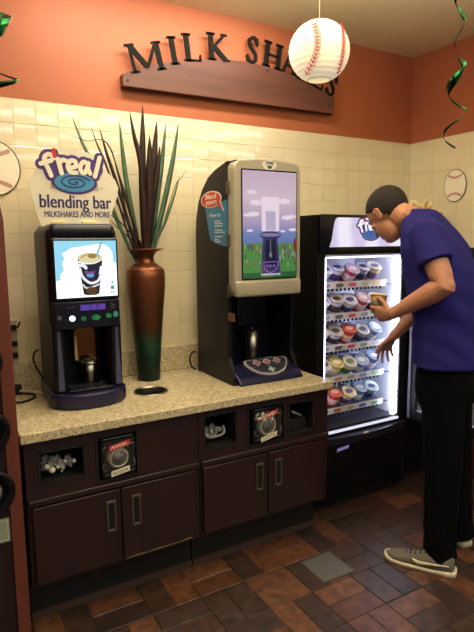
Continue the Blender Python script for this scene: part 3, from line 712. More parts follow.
sg = obj('instruction_sign', P.poly([(-2.565, 1.765), (-2.322, 1.785), (-2.318, 1.557), (-2.35, 1.558), (-2.42, 1.568), (-2.505, 1.59), (-2.52, 1.62)], 0, .002), pm((44,124,168), .45), b2, 'blue how to sign with a red speech bubble, on the side')
bm = P.ell(-2.49, 1.795, .115, .043, .003, .0045, n=32); P.poly([(-2.42, 1.768), (-2.385, 1.775), (-2.348, 1.728)], .003, .0045, bm)
k = obj('bubble_edge', bm, pm((235,225,215), .5), sg)
bm = P.ell(-2.49, 1.795, .105, .037, .0045, .0055, n=32); P.poly([(-2.425, 1.77), (-2.392, 1.775), (-2.358, 1.738)], .0045, .0055, bm)
k2 = obj('speech_bubble', bm, pm((214,66,44), .5), sg, 'red speech bubble')
bm = P.text('Blend', .036, -2.49, 1.798, .0056, bold=.001, sx=1.5); P.text('yours', .036, -2.485, 1.771, .0056, bold=.001, sx=1.5, bm=bm)
obj('bubble_lettering', bm, M['logo_cream'], sg)
bm = P.text('How to:', .028, -2.45, 1.706, .0022, sx=1.3)
for i, (z, n) in enumerate(((1.69, 3), (1.678, 4), (1.666, 4), (1.645, 4), (1.634, 5), (1.613, 4), (1.598, 2), (1.588, 3))):
    for j in range(n): P.rect(-2.455+j*.022, -2.438+j*.022, z-.010, z-.004, .002, .0028, bm)
obj('sign_lettering', bm, pm((220,228,232), .5), sg)
k = obj('rating_sticker', P.rect(-2.325, -2.26, 1.187, 1.228, 0, .001), pm((128,92,72), .4), b2, 'small coppery sticker on the side')
bm = BM()
for i in range(5):
    for j in range(3): P.rect(-2.32+i*.012, -2.313+i*.012, 1.192+j*.012, 1.198+j*.012, .001, .0014, bm)
obj('sticker_print', bm, pm((70,40,40), .5), k)

# ------------------------------------------------------------------ vase and leaves
VX, VY = .976, 2.655
vs = thing('copper_vase', 'tall copper vase fading to green patina, standing against the backsplash', 'vase', (VX, VY, HC))
prof = [(.058, 0), (.0605, .004), (.062, .06), (.072, .20), (.086, .36), (.098, .48), (.101, .545), (.098, .578), (.084, .598), (.066, .606), (.062, .612), (.050, .622), (.044, .640), (.046, .658), (.060, .676), (.082, .686), (.097, .690), (.097, .693), (.080, .690), (.056, .678), (.041, .655), (.039, .640)]
obj('vase_body', lathe(BM(), prof, VX, VY, 48, z0=HC+.0005), M['copper'], vs)
for z, r_ in ((.585, .0945), (.604, .069), (.612, .063)):
    bm = BM(); tube(bm, [(VX+r_*math.cos(2*PI*i/40), VY+r_*math.sin(2*PI*i/40), HC+z) for i in range(41)], .0028, 6); obj('collar_ring', bm, M['copper'], vs)
lf = thing('leaf_arrangement', 'dried brown and green blade leaves fanned out of the copper vase', 'dried plant', (VX, VY, 1.48))
def blade(pts, w, green, seed):
    """pts: centre line, w: greatest width"""
    rnd = random.Random(seed); P_ = smooth_path(pts, 6); n = len(P_); bm = BM(); prev = None
    ang = rnd.uniform(-.5, .5); side_ = Vector((math.cos(ang), math.sin(ang), 0))
    rings = []
    for i, p in enumerate(P_):
        t = i/(n-1); ww = w*.85*(.45+.55*min(1, t/.35))*(1-max(0, (t-.55)/.45)**1.6)+.0006
        tg = (P_[min(i+1, n-1)]-P_[max(i-1, 0)]).normalized(); s_ = (side_-tg*side_.dot(tg)).normalized(); nn = tg.cross(s_)
        rings.append([p-s_*ww/2, p-nn*(.0012+ww*.08), p+s_*ww/2, p+nn*.0012])
    rings_loft(bm, rings)
    if green is not None: obj('leaf', bm, M['leaf_gr'] if green else M['leaf_br'], lf, 'pale green blade leaf' if green else 'dark brown blade leaf')
    return bm
LV = [ # tip x, tip z, mid x, mid z, width, green, dy
 (.651, 2.185, .765, 1.90, .030, 1, .03), (.612, 2.080, .81, 2.03, .007, 0, -.02), (.725, 2.135, .80, 1.93, .018, 0, .0), (.755, 2.125, .835, 1.86, .020, 0, -.02),
 (.80, 2.02, .88, 1.75, .016, 0, -.04), (.76, 1.88, .90, 1.62, .012, 0, -.05), (.70, 1.80, .86, 1.66, .008, 0, -.03), (.795, 1.70, .90, 1.60, .010, 1, .0),
 (.885, 2.185, .905, 1.88, .028, 1, .03), (.90, 2.215, .955, 1.95, .030, 0, -.03), (.975, 2.255, .965, 1.88, .046, 0, -.02), (.985, 2.10, .985, 1.78, .058, 0, -.05),
 (1.003, 2.14, .99, 1.85, .022, 0, .02), (1.055, 2.19, 1.015, 1.86, .046, 0, -.01), (1.045, 2.06, 1.0, 1.75, .046, 0, -.04), (1.085, 2.13, 1.03, 1.84, .014, 0, .03),
 (1.12, 2.195, 1.065, 1.85, .032, 1, .01), (1.175, 2.195, 1.10, 1.84, .034, 1, -.01), (1.15, 1.92, 1.06, 1.66, .016, 1, -.04), (.935, 1.98, .955, 1.72, .040, 0, -.05), (1.20, 1.95, 1.14, 1.86, .006, 0, -.02), (.86, 2.0, .915, 1.78, .012, 1, .04)]
for i, (tx, tz, mx_, mz, w, g, dy) in enumerate(LV):
    bx = VX+(mx_-VX)*.14; y = VY+dy*.3
    blade([(bx, y, 1.46), (bx+(mx_-bx)*.3, y+dy*.3, 1.57), (mx_, y+dy, mz), (mx_*.45+tx*.55+(tx-mx_)*.08, y+dy*1.4, mz*.42+tz*.58), (tx, y+dy*1.6, tz)], w, g, i)

# ------------------------------------------------------------------ MILK SHAKES sign
PY = 2.802
sign = thing('milk_shakes_sign', 'arched wooden plank sign with dark serif letters MILK SHAKES on the orange wall', 'sign', (1.61, PY, 2.37))
def arch(x):
    return 2.594-.291*(x-1.68)**2
n = 40; xa, xb = .925, 2.305
ptsb = [(xa, 2.37), (xb, 2.378)]; ptst = [(xb-(xb-xa)*k/n, arch(xb-(xb-xa)*k/n)) for k in range(n+1)]
P = Plane((0, PY-.001, 0), (1, 0, 0), (0, 0, 1), (0, -1, 0))
bm = P.poly(ptsb+ptst, 0, .048); bmesh.ops.bevel(bm, geom=[e for e in bm.edges if e.calc_length() > .2 or abs(e.verts[0].co.y-e.verts[1].co.y) < 1e-6], offset=.002, segments=1, affect='EDGES')
obj('arched_plank', bm, M['plank'], sign)
bm = BM()
for x, z in ((.95, 2.40), (1.80, 2.565), (2.26, 2.42)): P.ell(x, z, .006, .006, .048, .051, bm, 12)
obj('nail_head', bm, M['black_matte'], sign)
def letter(ch, xm, w, h, tilt):
    zb = arch(xm)-.010-max(0, 1.35-xm)*.06+(.008 if 1.6 < xm < 2 else 0); h *= 1.05; w *= 1.04; a = math.radians(tilt)
    L = Plane((xm, PY-.041, zb), (math.cos(a), 0, math.sin(a)), (-math.sin(a), 0, math.cos(a)), (0, -1, 0))
    bm = BM(); tk, th, sf, sw = .028, .015, .012, .017; d = .010
    R = lambda x0, x1, y0, y1: L.rect(x0, x1, y0, y1, 0, d, bm)
    q = lambda p0, p1, t_: L.rib([p0, p1], t_, 0, d, bm, cap=False)
    def serif(x, y, ww=None): ww = ww or tk/2+sw*.7; R(x-ww, x+ww, y, y+sf)
    def stem(x, t_=tk): R(x-t_/2, x+t_/2, 0, h); serif(x, 0); serif(x, h-sf)
    l, r = -w/2, w/2
    if ch == 'M':
        stem(l+.016, th); stem(r-.016, tk); q((l+.016, h-.004), (0, .02), tk); q((r-.018, h-.004), (0, .02), th)
    elif ch == 'I': stem(0)
    elif ch == 'L': stem(l+.02); R(l+.02, r-.004, 0, sf); L.poly([(r-.016, 0), (r, 0), (r+.002, .036), (r-.006, .036)], 0, d, bm)
    elif ch == 'K':
        stem(l+.02); q((l+.024, h*.42), (r-.018, h-.006), th); q((l+.034, h*.52), (r-.012, .004), tk); serif(r-.014, 0); serif(r-.02, h-sf, .018)
    elif ch == 'H': stem(l+.02); stem(r-.02); R(l+.02, r-.02, h/2-.006, h/2+.006)
    elif ch == 'A':
        q((l+.014, .004), (0, h), th); q((r-.016, .004), (0, h), tk); R(l+.026, r-.026, h*.3, h*.3+.010); serif(l+.014, 0, .016); serif(r-.016, 0)
    elif ch == 'E':
        stem(l+.02); R(l+.02, r-.006, 0, sf); R(l+.02, r-.01, h-sf, h); R(l+.02, r-.022, h/2-.005, h/2+.006)
        R(r-.010, r-.002, 0, .034); R(r-.014, r-.006, h-.03, h); R(r-.026, r-.019, h/2-.016, h/2+.018)
    elif ch == 'S':
        s_ = sp2([(r-.008, h*.80), (r-.022, h-.008), (0, h-.004), (l+.014, h*.86), (l+.02, h*.66), (0, h*.52), (r-.016, h*.36), (r-.014, h*.14), (0, .006), (l+.02, .012), (l+.006, h*.22)], 5)
        L.rib(s_, .020, 0, d, bm); R(r-.012, r-.004, h*.68, h-.002); R(l+.002, l+.010, .004, h*.30)
    obj('letter', bm, M['letter'], sign, 'dark serif letter '+ch)
for ch, x, w, h, tl in (('M', 1.068, .175, .135, 14), ('I', 1.218, .05, .135, 10), ('L', 1.325, .092, .135, 7), ('K', 1.478, .118, .137, 3), ('S', 1.693, .072, .137, -5), ('H', 1.832, .118, .137, -7),
                    ('A', 1.955, .115, .135, -10), ('K', 2.065, .11, .13, -13), ('E', 2.165, .085, .128, -15), ('S', 2.262, .068, .128, -19)): letter(ch, x, w, h, tl)

# ------------------------------------------------------------------ lantern, swirls, baseball cutouts
LX, LY, LZ, LR = 1.662, 2.10, 2.458, .141
ln = thing('paper_lantern', 'round white paper lantern printed as a baseball, hanging before the sign', 'lantern', (LX, LY, LZ-LR))
def lr(a): return LR*(1+.006*math.cos(a*34))
prof = [(math.cos(a)*lr(a), LZ+.97*math.sin(a)*lr(a)) for a in [math.radians(-68+i*144/110) for i in range(111)]]
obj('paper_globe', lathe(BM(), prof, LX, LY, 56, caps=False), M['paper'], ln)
obj('top_cap', lathe(BM(), [(.038, LZ+.128), (.030, LZ+.136), (.012, LZ+.14)], LX, LY, 24), M['cream'], ln)
bm = BM(); tube(bm, [(LX+.053*math.cos(2*PI*i/30), LY+.053*math.sin(2*PI*i/30), LZ-.127) for i in range(31)], .003, 6)
obj('bottom_ring', bm, M['cream'], ln)
obj('inner_shade', lathe(BM(), [(.05, LZ-.124), (.05, LZ-.122)], LX, LY, 24), mat('lit_paper_inside', (255,250,225), .8, emis=(255,238,190), es=.5), ln)  # disc glows by itself so the bottom opening looks bright
def onball(d, lift=.0035): d = Vector(d).normalized(); return Vector((LX, LY, LZ))+Vector((d.x, d.y, d.z*.97))*(LR*1.012+lift)
cam_d = Vector((-.6, -.78, -.2)).normalized(); rt = cam_d.cross(Vector((0, 0, 1))).normalized()*-1; rt = Vector((.79, -.61, 0)); upv = rt.cross(cam_d)*-1
upv = Vector((0, 0, 1))-cam_d*cam_d.z; upv.normalize()
for si, (off, curve) in enumerate(((-.05, .18), (.70, -.20))):
    bm = BM(); line = []
    for i in range(31):
        t = -0.75+1.5*i/30; u = (-.07+.17*t-.41*t*t) if si == 0 else (.74+.07*t-.18*t*t)
        k = max(.0, 1-u*u-t*t); d = rt*u+upv*t+cam_d*math.sqrt(k); line.append(onball(d))
    tube(bm, line, .0020, 5)
    for i in range(1, 30):
        p = line[i]; tg = (line[min(i+1, 30)]-line[i-1]).normalized(); nrm = (p-Vector((LX, LY, LZ))).normalized(); sd = tg.cross(nrm)
        for s_ in (-1, 1):
            if i % 2: tube(bm, [p, p+sd*s_*.008+tg*.004, p+sd*s_*.014+tg*.012], .0024, 5)
    obj('red_stitching', bm, M['stitch'], ln, 'curved row of red stitches')
bm = BM(); tube(bm, [(LX, LY, LZ+.135), (LX, LY, 2.842)], .0012, 6); obj('hanging_string', bm, M['cream'], ln)

def swirl(x, y, z0, z1, r, turns, w, ph, label, ribs):
    t = thing('hanging_swirl', label, 'foil decoration', (x, y, z0), 'green foil swirls hanging from the ceiling')
    bm = BM(); n = int(turns*26); rings = []
    for i in range(n+1):
        f = i/n; a = ph+2*PI*turns*f; rr = r*(.75+.35*math.sin(f*9+1)); z = z0+(z1-z0)*f
        c = Vector((x+rr*math.cos(a), y+rr*math.sin(a), z)); ra = Vector((math.cos(a), math.sin(a), 0))
        ww = w*(.55+.45*math.sin(f*23+2))*(min(1, .25+f*7)); ax = Vector((0, 0, 1))*ww/2+ra*ww*.25; nn = ra*.0004
        rings.append([c-ax, c+nn, c+ax, c-nn])
    rings_loft(bm, rings)
    for k, f in enumerate(bm.faces): f.material_index = 0 if (k//8) % 4 in (0, 1, 2) else 1
    obj('foil_ribbon', bm, [M['foil_dk'], M['foil']], t)
    bm = BM(); tube(bm, [(x, y, z1-.03), (x, y, 2.842)], .0008, 5) if z1 < 2.83 else tube(bm, [(x, y, z1-.02), (x, y, 2.842)], .0008, 5)
    obj('hanging_thread', bm, M['foil_dk'], t)
swirl(1.635, 1.30, 1.905, 2.80, .036, 6.0, .032, .6, 'dark green foil swirl hanging at the right by the corner', 0)
swirl(.176, 1.50, 1.905, 2.80, .050, 7.0, .046, 2.2, 'dark green foil swirl hanging at the far left above the baseball', 0)

def baseball(P, rx, ry, label):
    t = thing('baseball_cutout', label, 'wall decoration', P.p(0, -ry, .002), 'baseball cutouts on the tiled walls')
    obj('cutout_edge', P.ell(0, 0, rx, ry, 0.0062, .0082, n=40), pm((52,42,34), .6), t)
    obj('ball_face', P.ell(0, 0, rx*.95, ry*.96, .0082, .0094, n=40), pm((244,236,214), .6), t)
    for s_ in (-1, 1):
        pts_ = [(rx*1.25*(k/12-.5)*1.35, s_*ry*(.78-.30*math.cos((k/12-.5)*PI))) for k in range(13)]
        pts_ = [(x, y) for x, y in pts_ if (x/rx)**2+(y/ry)**2 < .88]
        obj('stitch_line', P.rib(pts_, rx*.16, .0094, .0104), M['stitch_pale'], t)
baseball(Plane((.298, WY, 1.932), (1, 0, 0), (0, 0, 1), (0, -1, 0)), .118, .128, 'baseball cutout on the tiles behind the left cabinet, cropped by the picture edge')
baseball(Plane((XR, 2.403, 1.932), (0, -1, 0), (0, 0, 1), (-1, 0, 0)), .088, .106, 'baseball cutout high on the right wall above the man')

# ------------------------------------------------------------------ tall cup cabinet at far left
lc = thing('cup_cabinet', 'tall reddish wood cabinet with round black cup dispensers, at the far left edge', 'cabinet', (-.2, 2.0, 0))
P = Plane((0, 2.0, 0), (1, 0, 0), (0, 0, 1), (0, -1, 0))
bm = P.poly([(.188, 0), (.2315, 0), (.2315, 1.66), (.224, 1.71), (.205, 1.745), (.188, 1.752)], -.76, 0)
obj('side_stile', bm, M['redwood'], lc, 'lighter red brown stile')
obj('front_board', B(-.65, .1875, 2.012, 2.03, 0, 1.735), M['mahogany'], lc)
obj('cabinet_top', B(-.65, .1875, 2.0305, 2.76, 1.70, 1.735), M['redwood'], lc)
obj('cabinet_side', B(-.65, -.62, 2.0305, 2.76, 0, 1.6995), M['mahogany'], lc)
for x, z, r_ in ((.128, 1.175, .07), (.122, .925, .085), (.118, .70, .092)):
    n = 32
    def ringy(r0, y): return [(x+r0*math.cos(2*PI*i/n), y, z+r0*math.sin(2*PI*i/n)) for i in range(n)]
    d = obj('cup_dispenser', rings_loft(BM(), [ringy(r_, 2.0115), ringy(r_, 1.99), ringy(r_*.9, 1.982), ringy(r_*.72, 1.985), ringy(r_*.68, 2.008)], caps=False), M['black_gloss'], lc, 'black round cup dispenser ring')
    obj('dispenser_well', rings_loft(BM(), [ringy(r_*.7, 2.0105), ringy(r_*.69, 2.004)]), M['hole'], d)
    obj('cup_bottom', rings_loft(BM(), [ringy(r_*.52, 2.0035), ringy(r_*.5, 1.992)]), pm((120,124,104), .4), d, 'paper cup seen inside the ring')
k = obj('price_label', P.rect(.10, .183, .497, .588, -.0115, -.009), pm((150,160,130), .6), lc, 'pale green printed label')
obj('label_border', P.rib([(.108, .505), (.176, .505), (.176, .58), (.108, .58), (.108, .505)], .003, -.009, -.0085), pm((196,200,176), .6), k)

# ------------------------------------------------------------------ cords and outlet
t = thing('wall_outlet', 'wall outlet with black plugs between the left cabinet and small blender', 'outlet', (.335, WY-.006, 1.03))
obj('plate', B(.305, .352, WY-.012, WY-.0065, 1.01, 1.21, bev=.002), pm((196,180,140), .4), t)
for z, l in ((1.175, .03), (1.095, .016), (1.038, .014)):
    bm = BM(); box(bm, .322, .346, WY-.045, WY-.0125, z-.012, z+.012, bev=.004); 
    if l > .02: tube(bm, [(.334, WY-.03, z), (.352, WY-.05, z+.005), (.362, WY-.05, z+.03)], .005, 8)
    obj('plug', bm, M['rubber'], t)
def cord(pts, r, m, label, par):
    bm = BM(); tube(bm, smooth_path(pts, 6), r, 8); return obj('power_cord', bm, m, par, label)
zc = HC+.0062
cord([(.44, 2.66, .93), (.425, 2.70, .96), (.408, 2.72, 1.01), (.415, 2.725, 1.05), (.436, 2.73, 1.06)], .0045, M['rubber'], 'black cord looping out behind the housing', b1)
cord([(.262, 2.60, zc), (.30, 2.55, zc), (.35, 2.56, zc), (.39, 2.62, zc), (.37, 2.68, zc), (.31, 2.70, zc), (.27, 2.66, zc)], .0055, M['rubber'], 'black cord coiled on the worktop', b1)
cord([(.30, 2.74, zc), (.34, 2.70, .875), (.40, 2.65, .875), (.43, 2.63, zc)], .006, pm((190,184,170), .5), 'pale grey cord across the worktop', b1)
cord([(1.283, 2.71, .96), (1.262, 2.72, .955), (1.248, 2.72, .92), (1.256, 2.71, .875), (1.278, 2.70, zc)], .005, M['rubber'], 'black cord loop at the back', b2)
obj('power_adapter', B(.285, .345, 2.70, 2.745, HC+.0008, .90, bev=.004), M['rubber'], b1, 'black power adapter against the backsplash')

# ------------------------------------------------------------------ freezer
fx0, fx1, fy0, fy1 = 1.832, 2.560, 2.312, 2.772
fz = thing('display_freezer', 'black upright display freezer with lit logo header, stocked with shake cups, door open', 'freezer', (2.19, 2.45, 0))
ox0, ox1, oz0, oz1 = 1.888, 2.482, .487, 1.495
bm = BM()
box(bm, fx0, ox0, fy0, fy1, .04, 1.72); box(bm, ox1, fx1, fy0, fy1, .04, 1.72)
box(bm, ox0, ox1, fy0, fy1, .04, oz0); box(bm, ox0, ox1, fy0, fy1, oz1, 1.72); box(bm, ox0, ox1, 2.735, fy1, oz0, oz1)
obj('cabinet_shell', bm, M['black'], fz)
bm = BM()
box(bm, ox0+.0003, ox0+.004, 2.33, 2.73, oz0+.002, oz1-.002); box(bm, ox1-.004, ox1-.0003, 2.33, 2.73, oz0+.002, oz1-.002)
box(bm, ox0+.004, ox1-.004, 2.726, 2.7345, oz0+.002, oz1-.002); box(bm, ox0+.004, ox1-.004, 2.33, 2.726, oz1-.006, oz1-.002)
obj('liner', bm, M['frost'], fz, 'white freezer interior')
obj('freezer_floor', B(ox0+.004, ox1-.004, 2.33, 2.726, oz0+.0005, oz0+.006), pm((44,44,52), .4), fz, 'dark grey freezer floor')
obj('light_strip', B(ox1-.040, ox1-.0045, 2.318, 2.336, oz0+.012, oz1-.01, bev=.003), gm((225,228,255), 15.0), fz, 'bright white vertical light tube at the right jamb')
obj('light_strip', B(ox0+.02, ox1-.045, 2.322, 2.334, oz1-.012, oz1-.007), gm((215,215,255), 6.0), fz, 'thin white light tube along the top')
obj('light_strip', B(ox0+.006, ox0+.016, 2.322, 2.334, oz0+.012, oz1-.01), gm((215,215,255), 6.0), fz, 'white vertical light tube at the left jamb')
obj('door_gasket', B(ox0, ox1, 2.3, 2.3116, oz0-.016, oz0-.001, bev=.003), gm((230,232,250), .9), fz, 'pale lit sill strip')  # glow is put into the gasket's material; it is no lamp
obj('top_gasket', B(ox0, ox1, 2.304, 2.3116, oz1+.002, oz1+.007), pm((180,182,200), .4), fz)
# header
P = Plane((2.19, 2.3115, 0), (1, 0, 0), (0, 0, 1), (0, -1, 0))
hb = obj('header_housing', P.rrect(-.355, .368, 1.522, 1.722, .012, 0, .016), M['black_gloss'], fz)
L_ = sp2([(-.287, 1.545), (-.272, 1.585), (-.262, 1.64), (-.250, 1.69), (-.232, 1.706)], 4); R_ = [(-x+.006, y) for x, y in L_][::-1]
m = glow('lit_header', (220,212,236), .95); nt, b, N, K = nodes(m)
tc = N('ShaderNodeTexCoord'); wv = N('ShaderNodeTexWave'); wv.inputs['Scale'].default_value = .9; wv.inputs['Distortion'].default_value = 2; r_ = N('ShaderNodeValToRGB'); ramp(r_, [(.2, (206,196,228)), (.8, (236,230,244))])
K(tc.outputs['Generated'], wv.inputs['Vector']); K(wv.outputs['Fac'], r_.inputs['Fac']); K(r_.outputs['Color'], b.inputs['Emission Color'])
hp = obj('header_panel', P.poly(L_+R_, .016, .019), m, fz, "backlit white header with purple and blue f'real logo")
bm = P.rib([(-.287, 1.543), (.293, 1.543)], .004, .016, .02); obj('header_lip', bm, M['black_gloss'], fz)
logo(Plane((2.203, 2.2923, 1.612), (1, 0, 0), (0, 0, 1), (0, -1, 0), sc=.062), hp, (gm((88,40,130), .6), gm((80,130,200), .7), gm((30,50,120), .7), gm((240,238,250), 1), gm((190,40,80), .7)), w=.0)
obj('logo_words', Plane((2.20, 2.2923, 1.56), (1, 0, 0), (0, 0, 1), (0, -1, 0)).text('frozen shakes', .001, 0, 0), M['purple'], hp) if False else None
# sill and lower grille
n = 16; pts = [(fx0+.01, 2.312)] + [(fx0+.01+(fx1-fx0-.02)*i/n, 2.30-.045*math.sin(PI*i/n)) for i in range(n+1)] + [(fx1-.01, 2.312)]
obj('bowed_sill', prism_z(pts, .405, .452, bev=.008, seg=3), mat('sill_plastic', (34,32,48), .3), fz, 'bowed dark sill')
gr = obj('lower_grille', B(fx0+.012, fx1-.012, 2.298, 2.3118, .06, .402, bev=.006), M['black'], fz)
bm = BM()
for i in range(14): box(bm, fx0+.05, fx1-.05, 2.2945, 2.2981, .09+i*.014, .097+i*.014)
obj('grille_slat', bm, M['black_gloss'], gr, kind='stuff')
obj('door_grip', B(2.36, 2.50, 2.288, 2.2979, .355, .378, bev=.004), M['black_gloss'], gr)
P = Plane((1.978, 2.2975, .362), (1, 0, .10), (0, 0, 1), (0, -1, 0))
k = obj('maker_badge', P.rect(0, .10, -.012, .020, 0, .0015), pm((44,36,86), .4), gr, 'small violet badge with white letters')
bm = BM()
for i in range(6):
    P.rib([(.008+i*.015, -.006), (.012+i*.015, .012)], .004, .0015, .0025, bm); P.rib([(.012+i*.015, .012), (.018+i*.015, .0)], .003, .0015, .0025, bm)
obj('badge_lettering', bm, gm((190,170,240), .6), k)
obj('key_lock', B(2.148, 2.182, 2.248, 2.258, .450, .462, bev=.002), pm((220,210,190), .4), fz, 'small pale latch tab on the sill')
obj('foot', B(1.86, 2.53, 2.34, 2.74, 0, .0395), M['black_matte'], fz)
# shelves
LEV = [1.318, 1.135, .950, .762, .573]
TAGC = [[(150,150,160), (104,96,92), (225,90,130), (196,188,150), (232,200,110)], [(150,150,170), (120,110,110), (225,80,110), (150,150,160), (200,190,160)],
        [(150,150,175), (110,96,90), (220,80,100), (150,156,130), (200,200,210)], [(190,190,200), (226,160,80), (180,170,120), (90,140,200), (130,200,150)], [(90,80,120), (226,100,80), (200,180,110), (80,110,190), (90,180,110)]]
for s_, z in enumerate(LEV):
    bm = BM()
    for i in range(22): box(bm, 1.894+i*.0265, 1.8965+i*.0265, 2.382, 2.715, z-.004, z-.0015)
    for y in (2.39, 2.53, 2.70): box(bm, 1.893, 2.477, y, y+.004, z-.008, z-.0042)
    for i in range(16): box(bm, 1.90+i*.031, 1.912+i*.031, 2.375, 2.382, z-.026, z-.012)
    sh_ = obj('shelf', bm, M['black'], fz)
    obj('price_rail', Plane((0, 2.375, z-.012), (1, 0, 0), (0, -.26, .966), (0, -.966, -.26)).rect(1.893, 2.412, 0, .040, -.002, 0), M['white'], sh_, 'white slanted price rail')
    for c in range(5):
        x = 1.945+c*.0985
        obj('price_tag', Plane((x, 2.375, z-.012), (1, 0, 0), (0, -.26, .966), (0, -.966, -.26)).poly([(-.030, .020), (-.022, .008), (.022, .008), (.030, .020), (.022, .031), (-.022, .031)], .0003, .0013), pm(TAGC[s_][c], .5), sh_)
# open door, hinged at the right front corner, swung fully out
dr = bpy.data.objects.new('door', None)
hx, hy = 2.575, 2.30; ang = math.radians(-84)                        # direction of the door leaf
U = Vector((math.cos(ang), math.sin(ang), 0)); Nn = Vector((-U.y, U.x, 0))*-1
P = Plane((hx, hy, 0), U, (0, 0, 1), Nn)
DW = .69; z0, z1 = .462, 1.535
bm = BM()
for r_ in ((0, .055, z0, z1), (DW-.055, DW, z0, z1), (.055, DW-.055, z0, z0+.055), (.055, DW-.055, z1-.065, z1)): P.rect(*r_, -.02, .02, bm)
do = obj('door', bm, M['black'], fz, 'open black framed glass door')
obj('door_glass', P.rect(.055, DW-.055, z0+.055, z1-.065, -.006, .006), M['glass'], do)
obj('glass_edge', P.rect(.0555, DW-.0555, z0+.0555, z0+.062, -.010, .010), pm((170,176,196), .3), do, 'pale strip along the glass bottom')
bm = BM(); P.rect(.004, .02, z0+.01, z1-.01, .0205, .03, bm); obj('door_seal', bm, pm((120,118,140), .4), do)
for z in (1.40, 1.30): obj('hinge_cap', P.ell(.03, z, .012, .02, .0205, .028), pm((210,210,230), .3), do)

# cups
def cup_proto(body, band, lid, kind):
    t = thing('ice_cream_cup', 'cup', 'cup', (0, 0, 0))
    n = 24
    obj('cup_body', lathe(BM(), [(.0295, 0), (.030, .002), (.0415, .080)], 0, 0, n), pm(body, .4), t, local=True)
    obj('printed_band', lathe(BM(), [(.0345, .024), (.0395, .058)], 0, 0, n, caps=False) if False else lathe(BM(), [(.0338, .022), (.0396, .060), (.0392, .060), (.0334, .022)], 0, 0, n, caps=False), pm(band, .4), t, local=True)
    l = obj('lid', lathe(BM(), [(.0445, .0802), (.0445, .086), (.042, .0885), (.037, .087), (.036, .0865)], 0, 0, n), pm(lid, .16, .25), t, local=True)
    obj('lid_print', Plane((0, 0, .0867), (1, 0, 0), (0, 1, 0), (0, 0, 1)).ell(0, 0, .026, .016, 0, .001, n=18), pm(band, .4), l, local=True)
    return t
def copy_thing(src):
    r_ = src.copy(); C.objects.link(r_)
    for ch in src.children:
        c = ch.copy(); C.objects.link(c); c.parent = r_
        for g in ch.children:
            d = g.copy(); C.objects.link(d); d.parent = c
    return r_
KIND = {'w': ((225,226,236), (70,60,130), (214,214,226), 'white cup with violet print'), 'b': ((210,214,226), (84,60,50), (206,200,200), 'white cup with brown print'), 'p': ((196,70,104), (236,210,220), (216,190,200), 'pink cup'),
        'g': ((150,156,176), (50,56,96), (206,208,216), 'grey and blue cup'), 'c': ((228,216,170), (110,80,130), (238,230,196), 'cream cup with violet print'), 'y': ((226,206,110), (240,236,210), (224,204,120), 'yellow cup'),
        'n': ((214,214,180), (90,120,70), (222,222,206), 'pale green cup'), 'u': ((110,140,196), (226,230,240), (160,184,220), 'blue cup'), 'r': ((206,58,50), (250,200,190), (226,110,96), 'red cup'), 'v': ((92,66,130), (226,220,236), (190,180,214), 'purple cup'), 't': ((126,176,190), (50,70,130), (190,214,220), 'teal cup')}
ROWS = ['wwpgc', 'wbwpb', 'wbrgu', 'bynuu', 'vrcut']
ORD = ['leftmost', 'second from left', 'middle', 'second from right', 'rightmost']; LV_ = ['top shelf', 'second shelf from top', 'middle shelf', 'second shelf from bottom', 'bottom shelf']
used = {}
for s_, z in enumerate(LEV):
    for rowi in range(3):
        for c in range(5):
            k = ROWS[s_][c]; kd = KIND[k]
            if k not in used: used[k] = cup_proto(kd[0], kd[1], kd[2], kd[3]); o = used[k]
            else: o = copy_thing(used[k])
            rnd = random.Random(s_*50+rowi*10+c)
            if rowi == 0: o.rotation_euler = (math.radians(34+rnd.uniform(-6, 7)), 0, rnd.uniform(-.1, .1)); o.location = (1.945+c*.0985, 2.448+rnd.uniform(-.004, .004), z+.024)
            else: o.rotation_euler = (math.radians(rnd.uniform(-1, 1)), 0, rnd.uniform(-1, 1)); o.location = (1.945+c*.0985, 2.552+(rowi-1)*.098, z+.001)
            o.scale = (1.07, 1.07, 1.2) if rowi == 0 else (1.05, 1.05, 1.15)
            o['label'] = '%s, %s row, %s, %s' % (kd[3], ('front', 'middle', 'back')[rowi], ORD[c], LV_[s_])
            o['category'] = 'ice cream cup'; o['group'] = 'shake cups in the freezer, ' + LV_[s_]

# ------------------------------------------------------------------ steel cabinet in the corner with crumpled bag
t = thing('steel_cabinet', 'steel appliance cabinet in the corner right of the freezer, mostly behind the man', 'steel cabinet', (2.80, 2.5, 0))
obj('cabinet_body', B(2.665, 2.915, 2.40, 2.74, 1.50, 1.755, bev=.006), M['steel_dk'], t)
obj('lower_body', B(2.66, 2.92, 2.395, 2.74, .03, 1.4995, bev=.004), M['black'], t, 'black lower cabinet')
obj('top_band', B(2.66, 2.92, 2.392, 2.3995, 1.70, 1.757), M['steel'], t)
k = obj('window', B(2.70, 2.885, 2.3935, 2.3997, 1.54, 1.69), pm((176,150,128), .3), t, 'framed front window with papers')
obj('paper_notice', B(2.825, 2.872, 2.391, 2.3933, 1.60, 1.665), pm((224,206,206), .6), k)
obj('foot', B(2.68, 2.90, 2.42, 2.72, 0, .0298), M['black_matte'], t)
rnd = random.Random(11); bm = BM()
for i in range(26):
    c = Vector((2.665+.21*i/25+rnd.uniform(-.01, .01), 2.46+rnd.uniform(-.03, .05), 1.786+rnd.uniform(-.006, .022)))
    e = Euler((rnd.random()*6, rnd.random()*6, rnd.random()*6)).to_matrix(); g = bmesh.ops.create_icosphere(bm, subdivisions=2, radius=1); s_ = rnd.uniform(.016, .026)
    for v_ in g['verts']: v_.co = c+e @ Vector((v_.co.x*s_*1.3, v_.co.y*s_*.5, v_.co.z*s_*.9))
box(bm, 2.675, 2.87, 2.43, 2.53, 1.7578, 1.79, bev=.008)
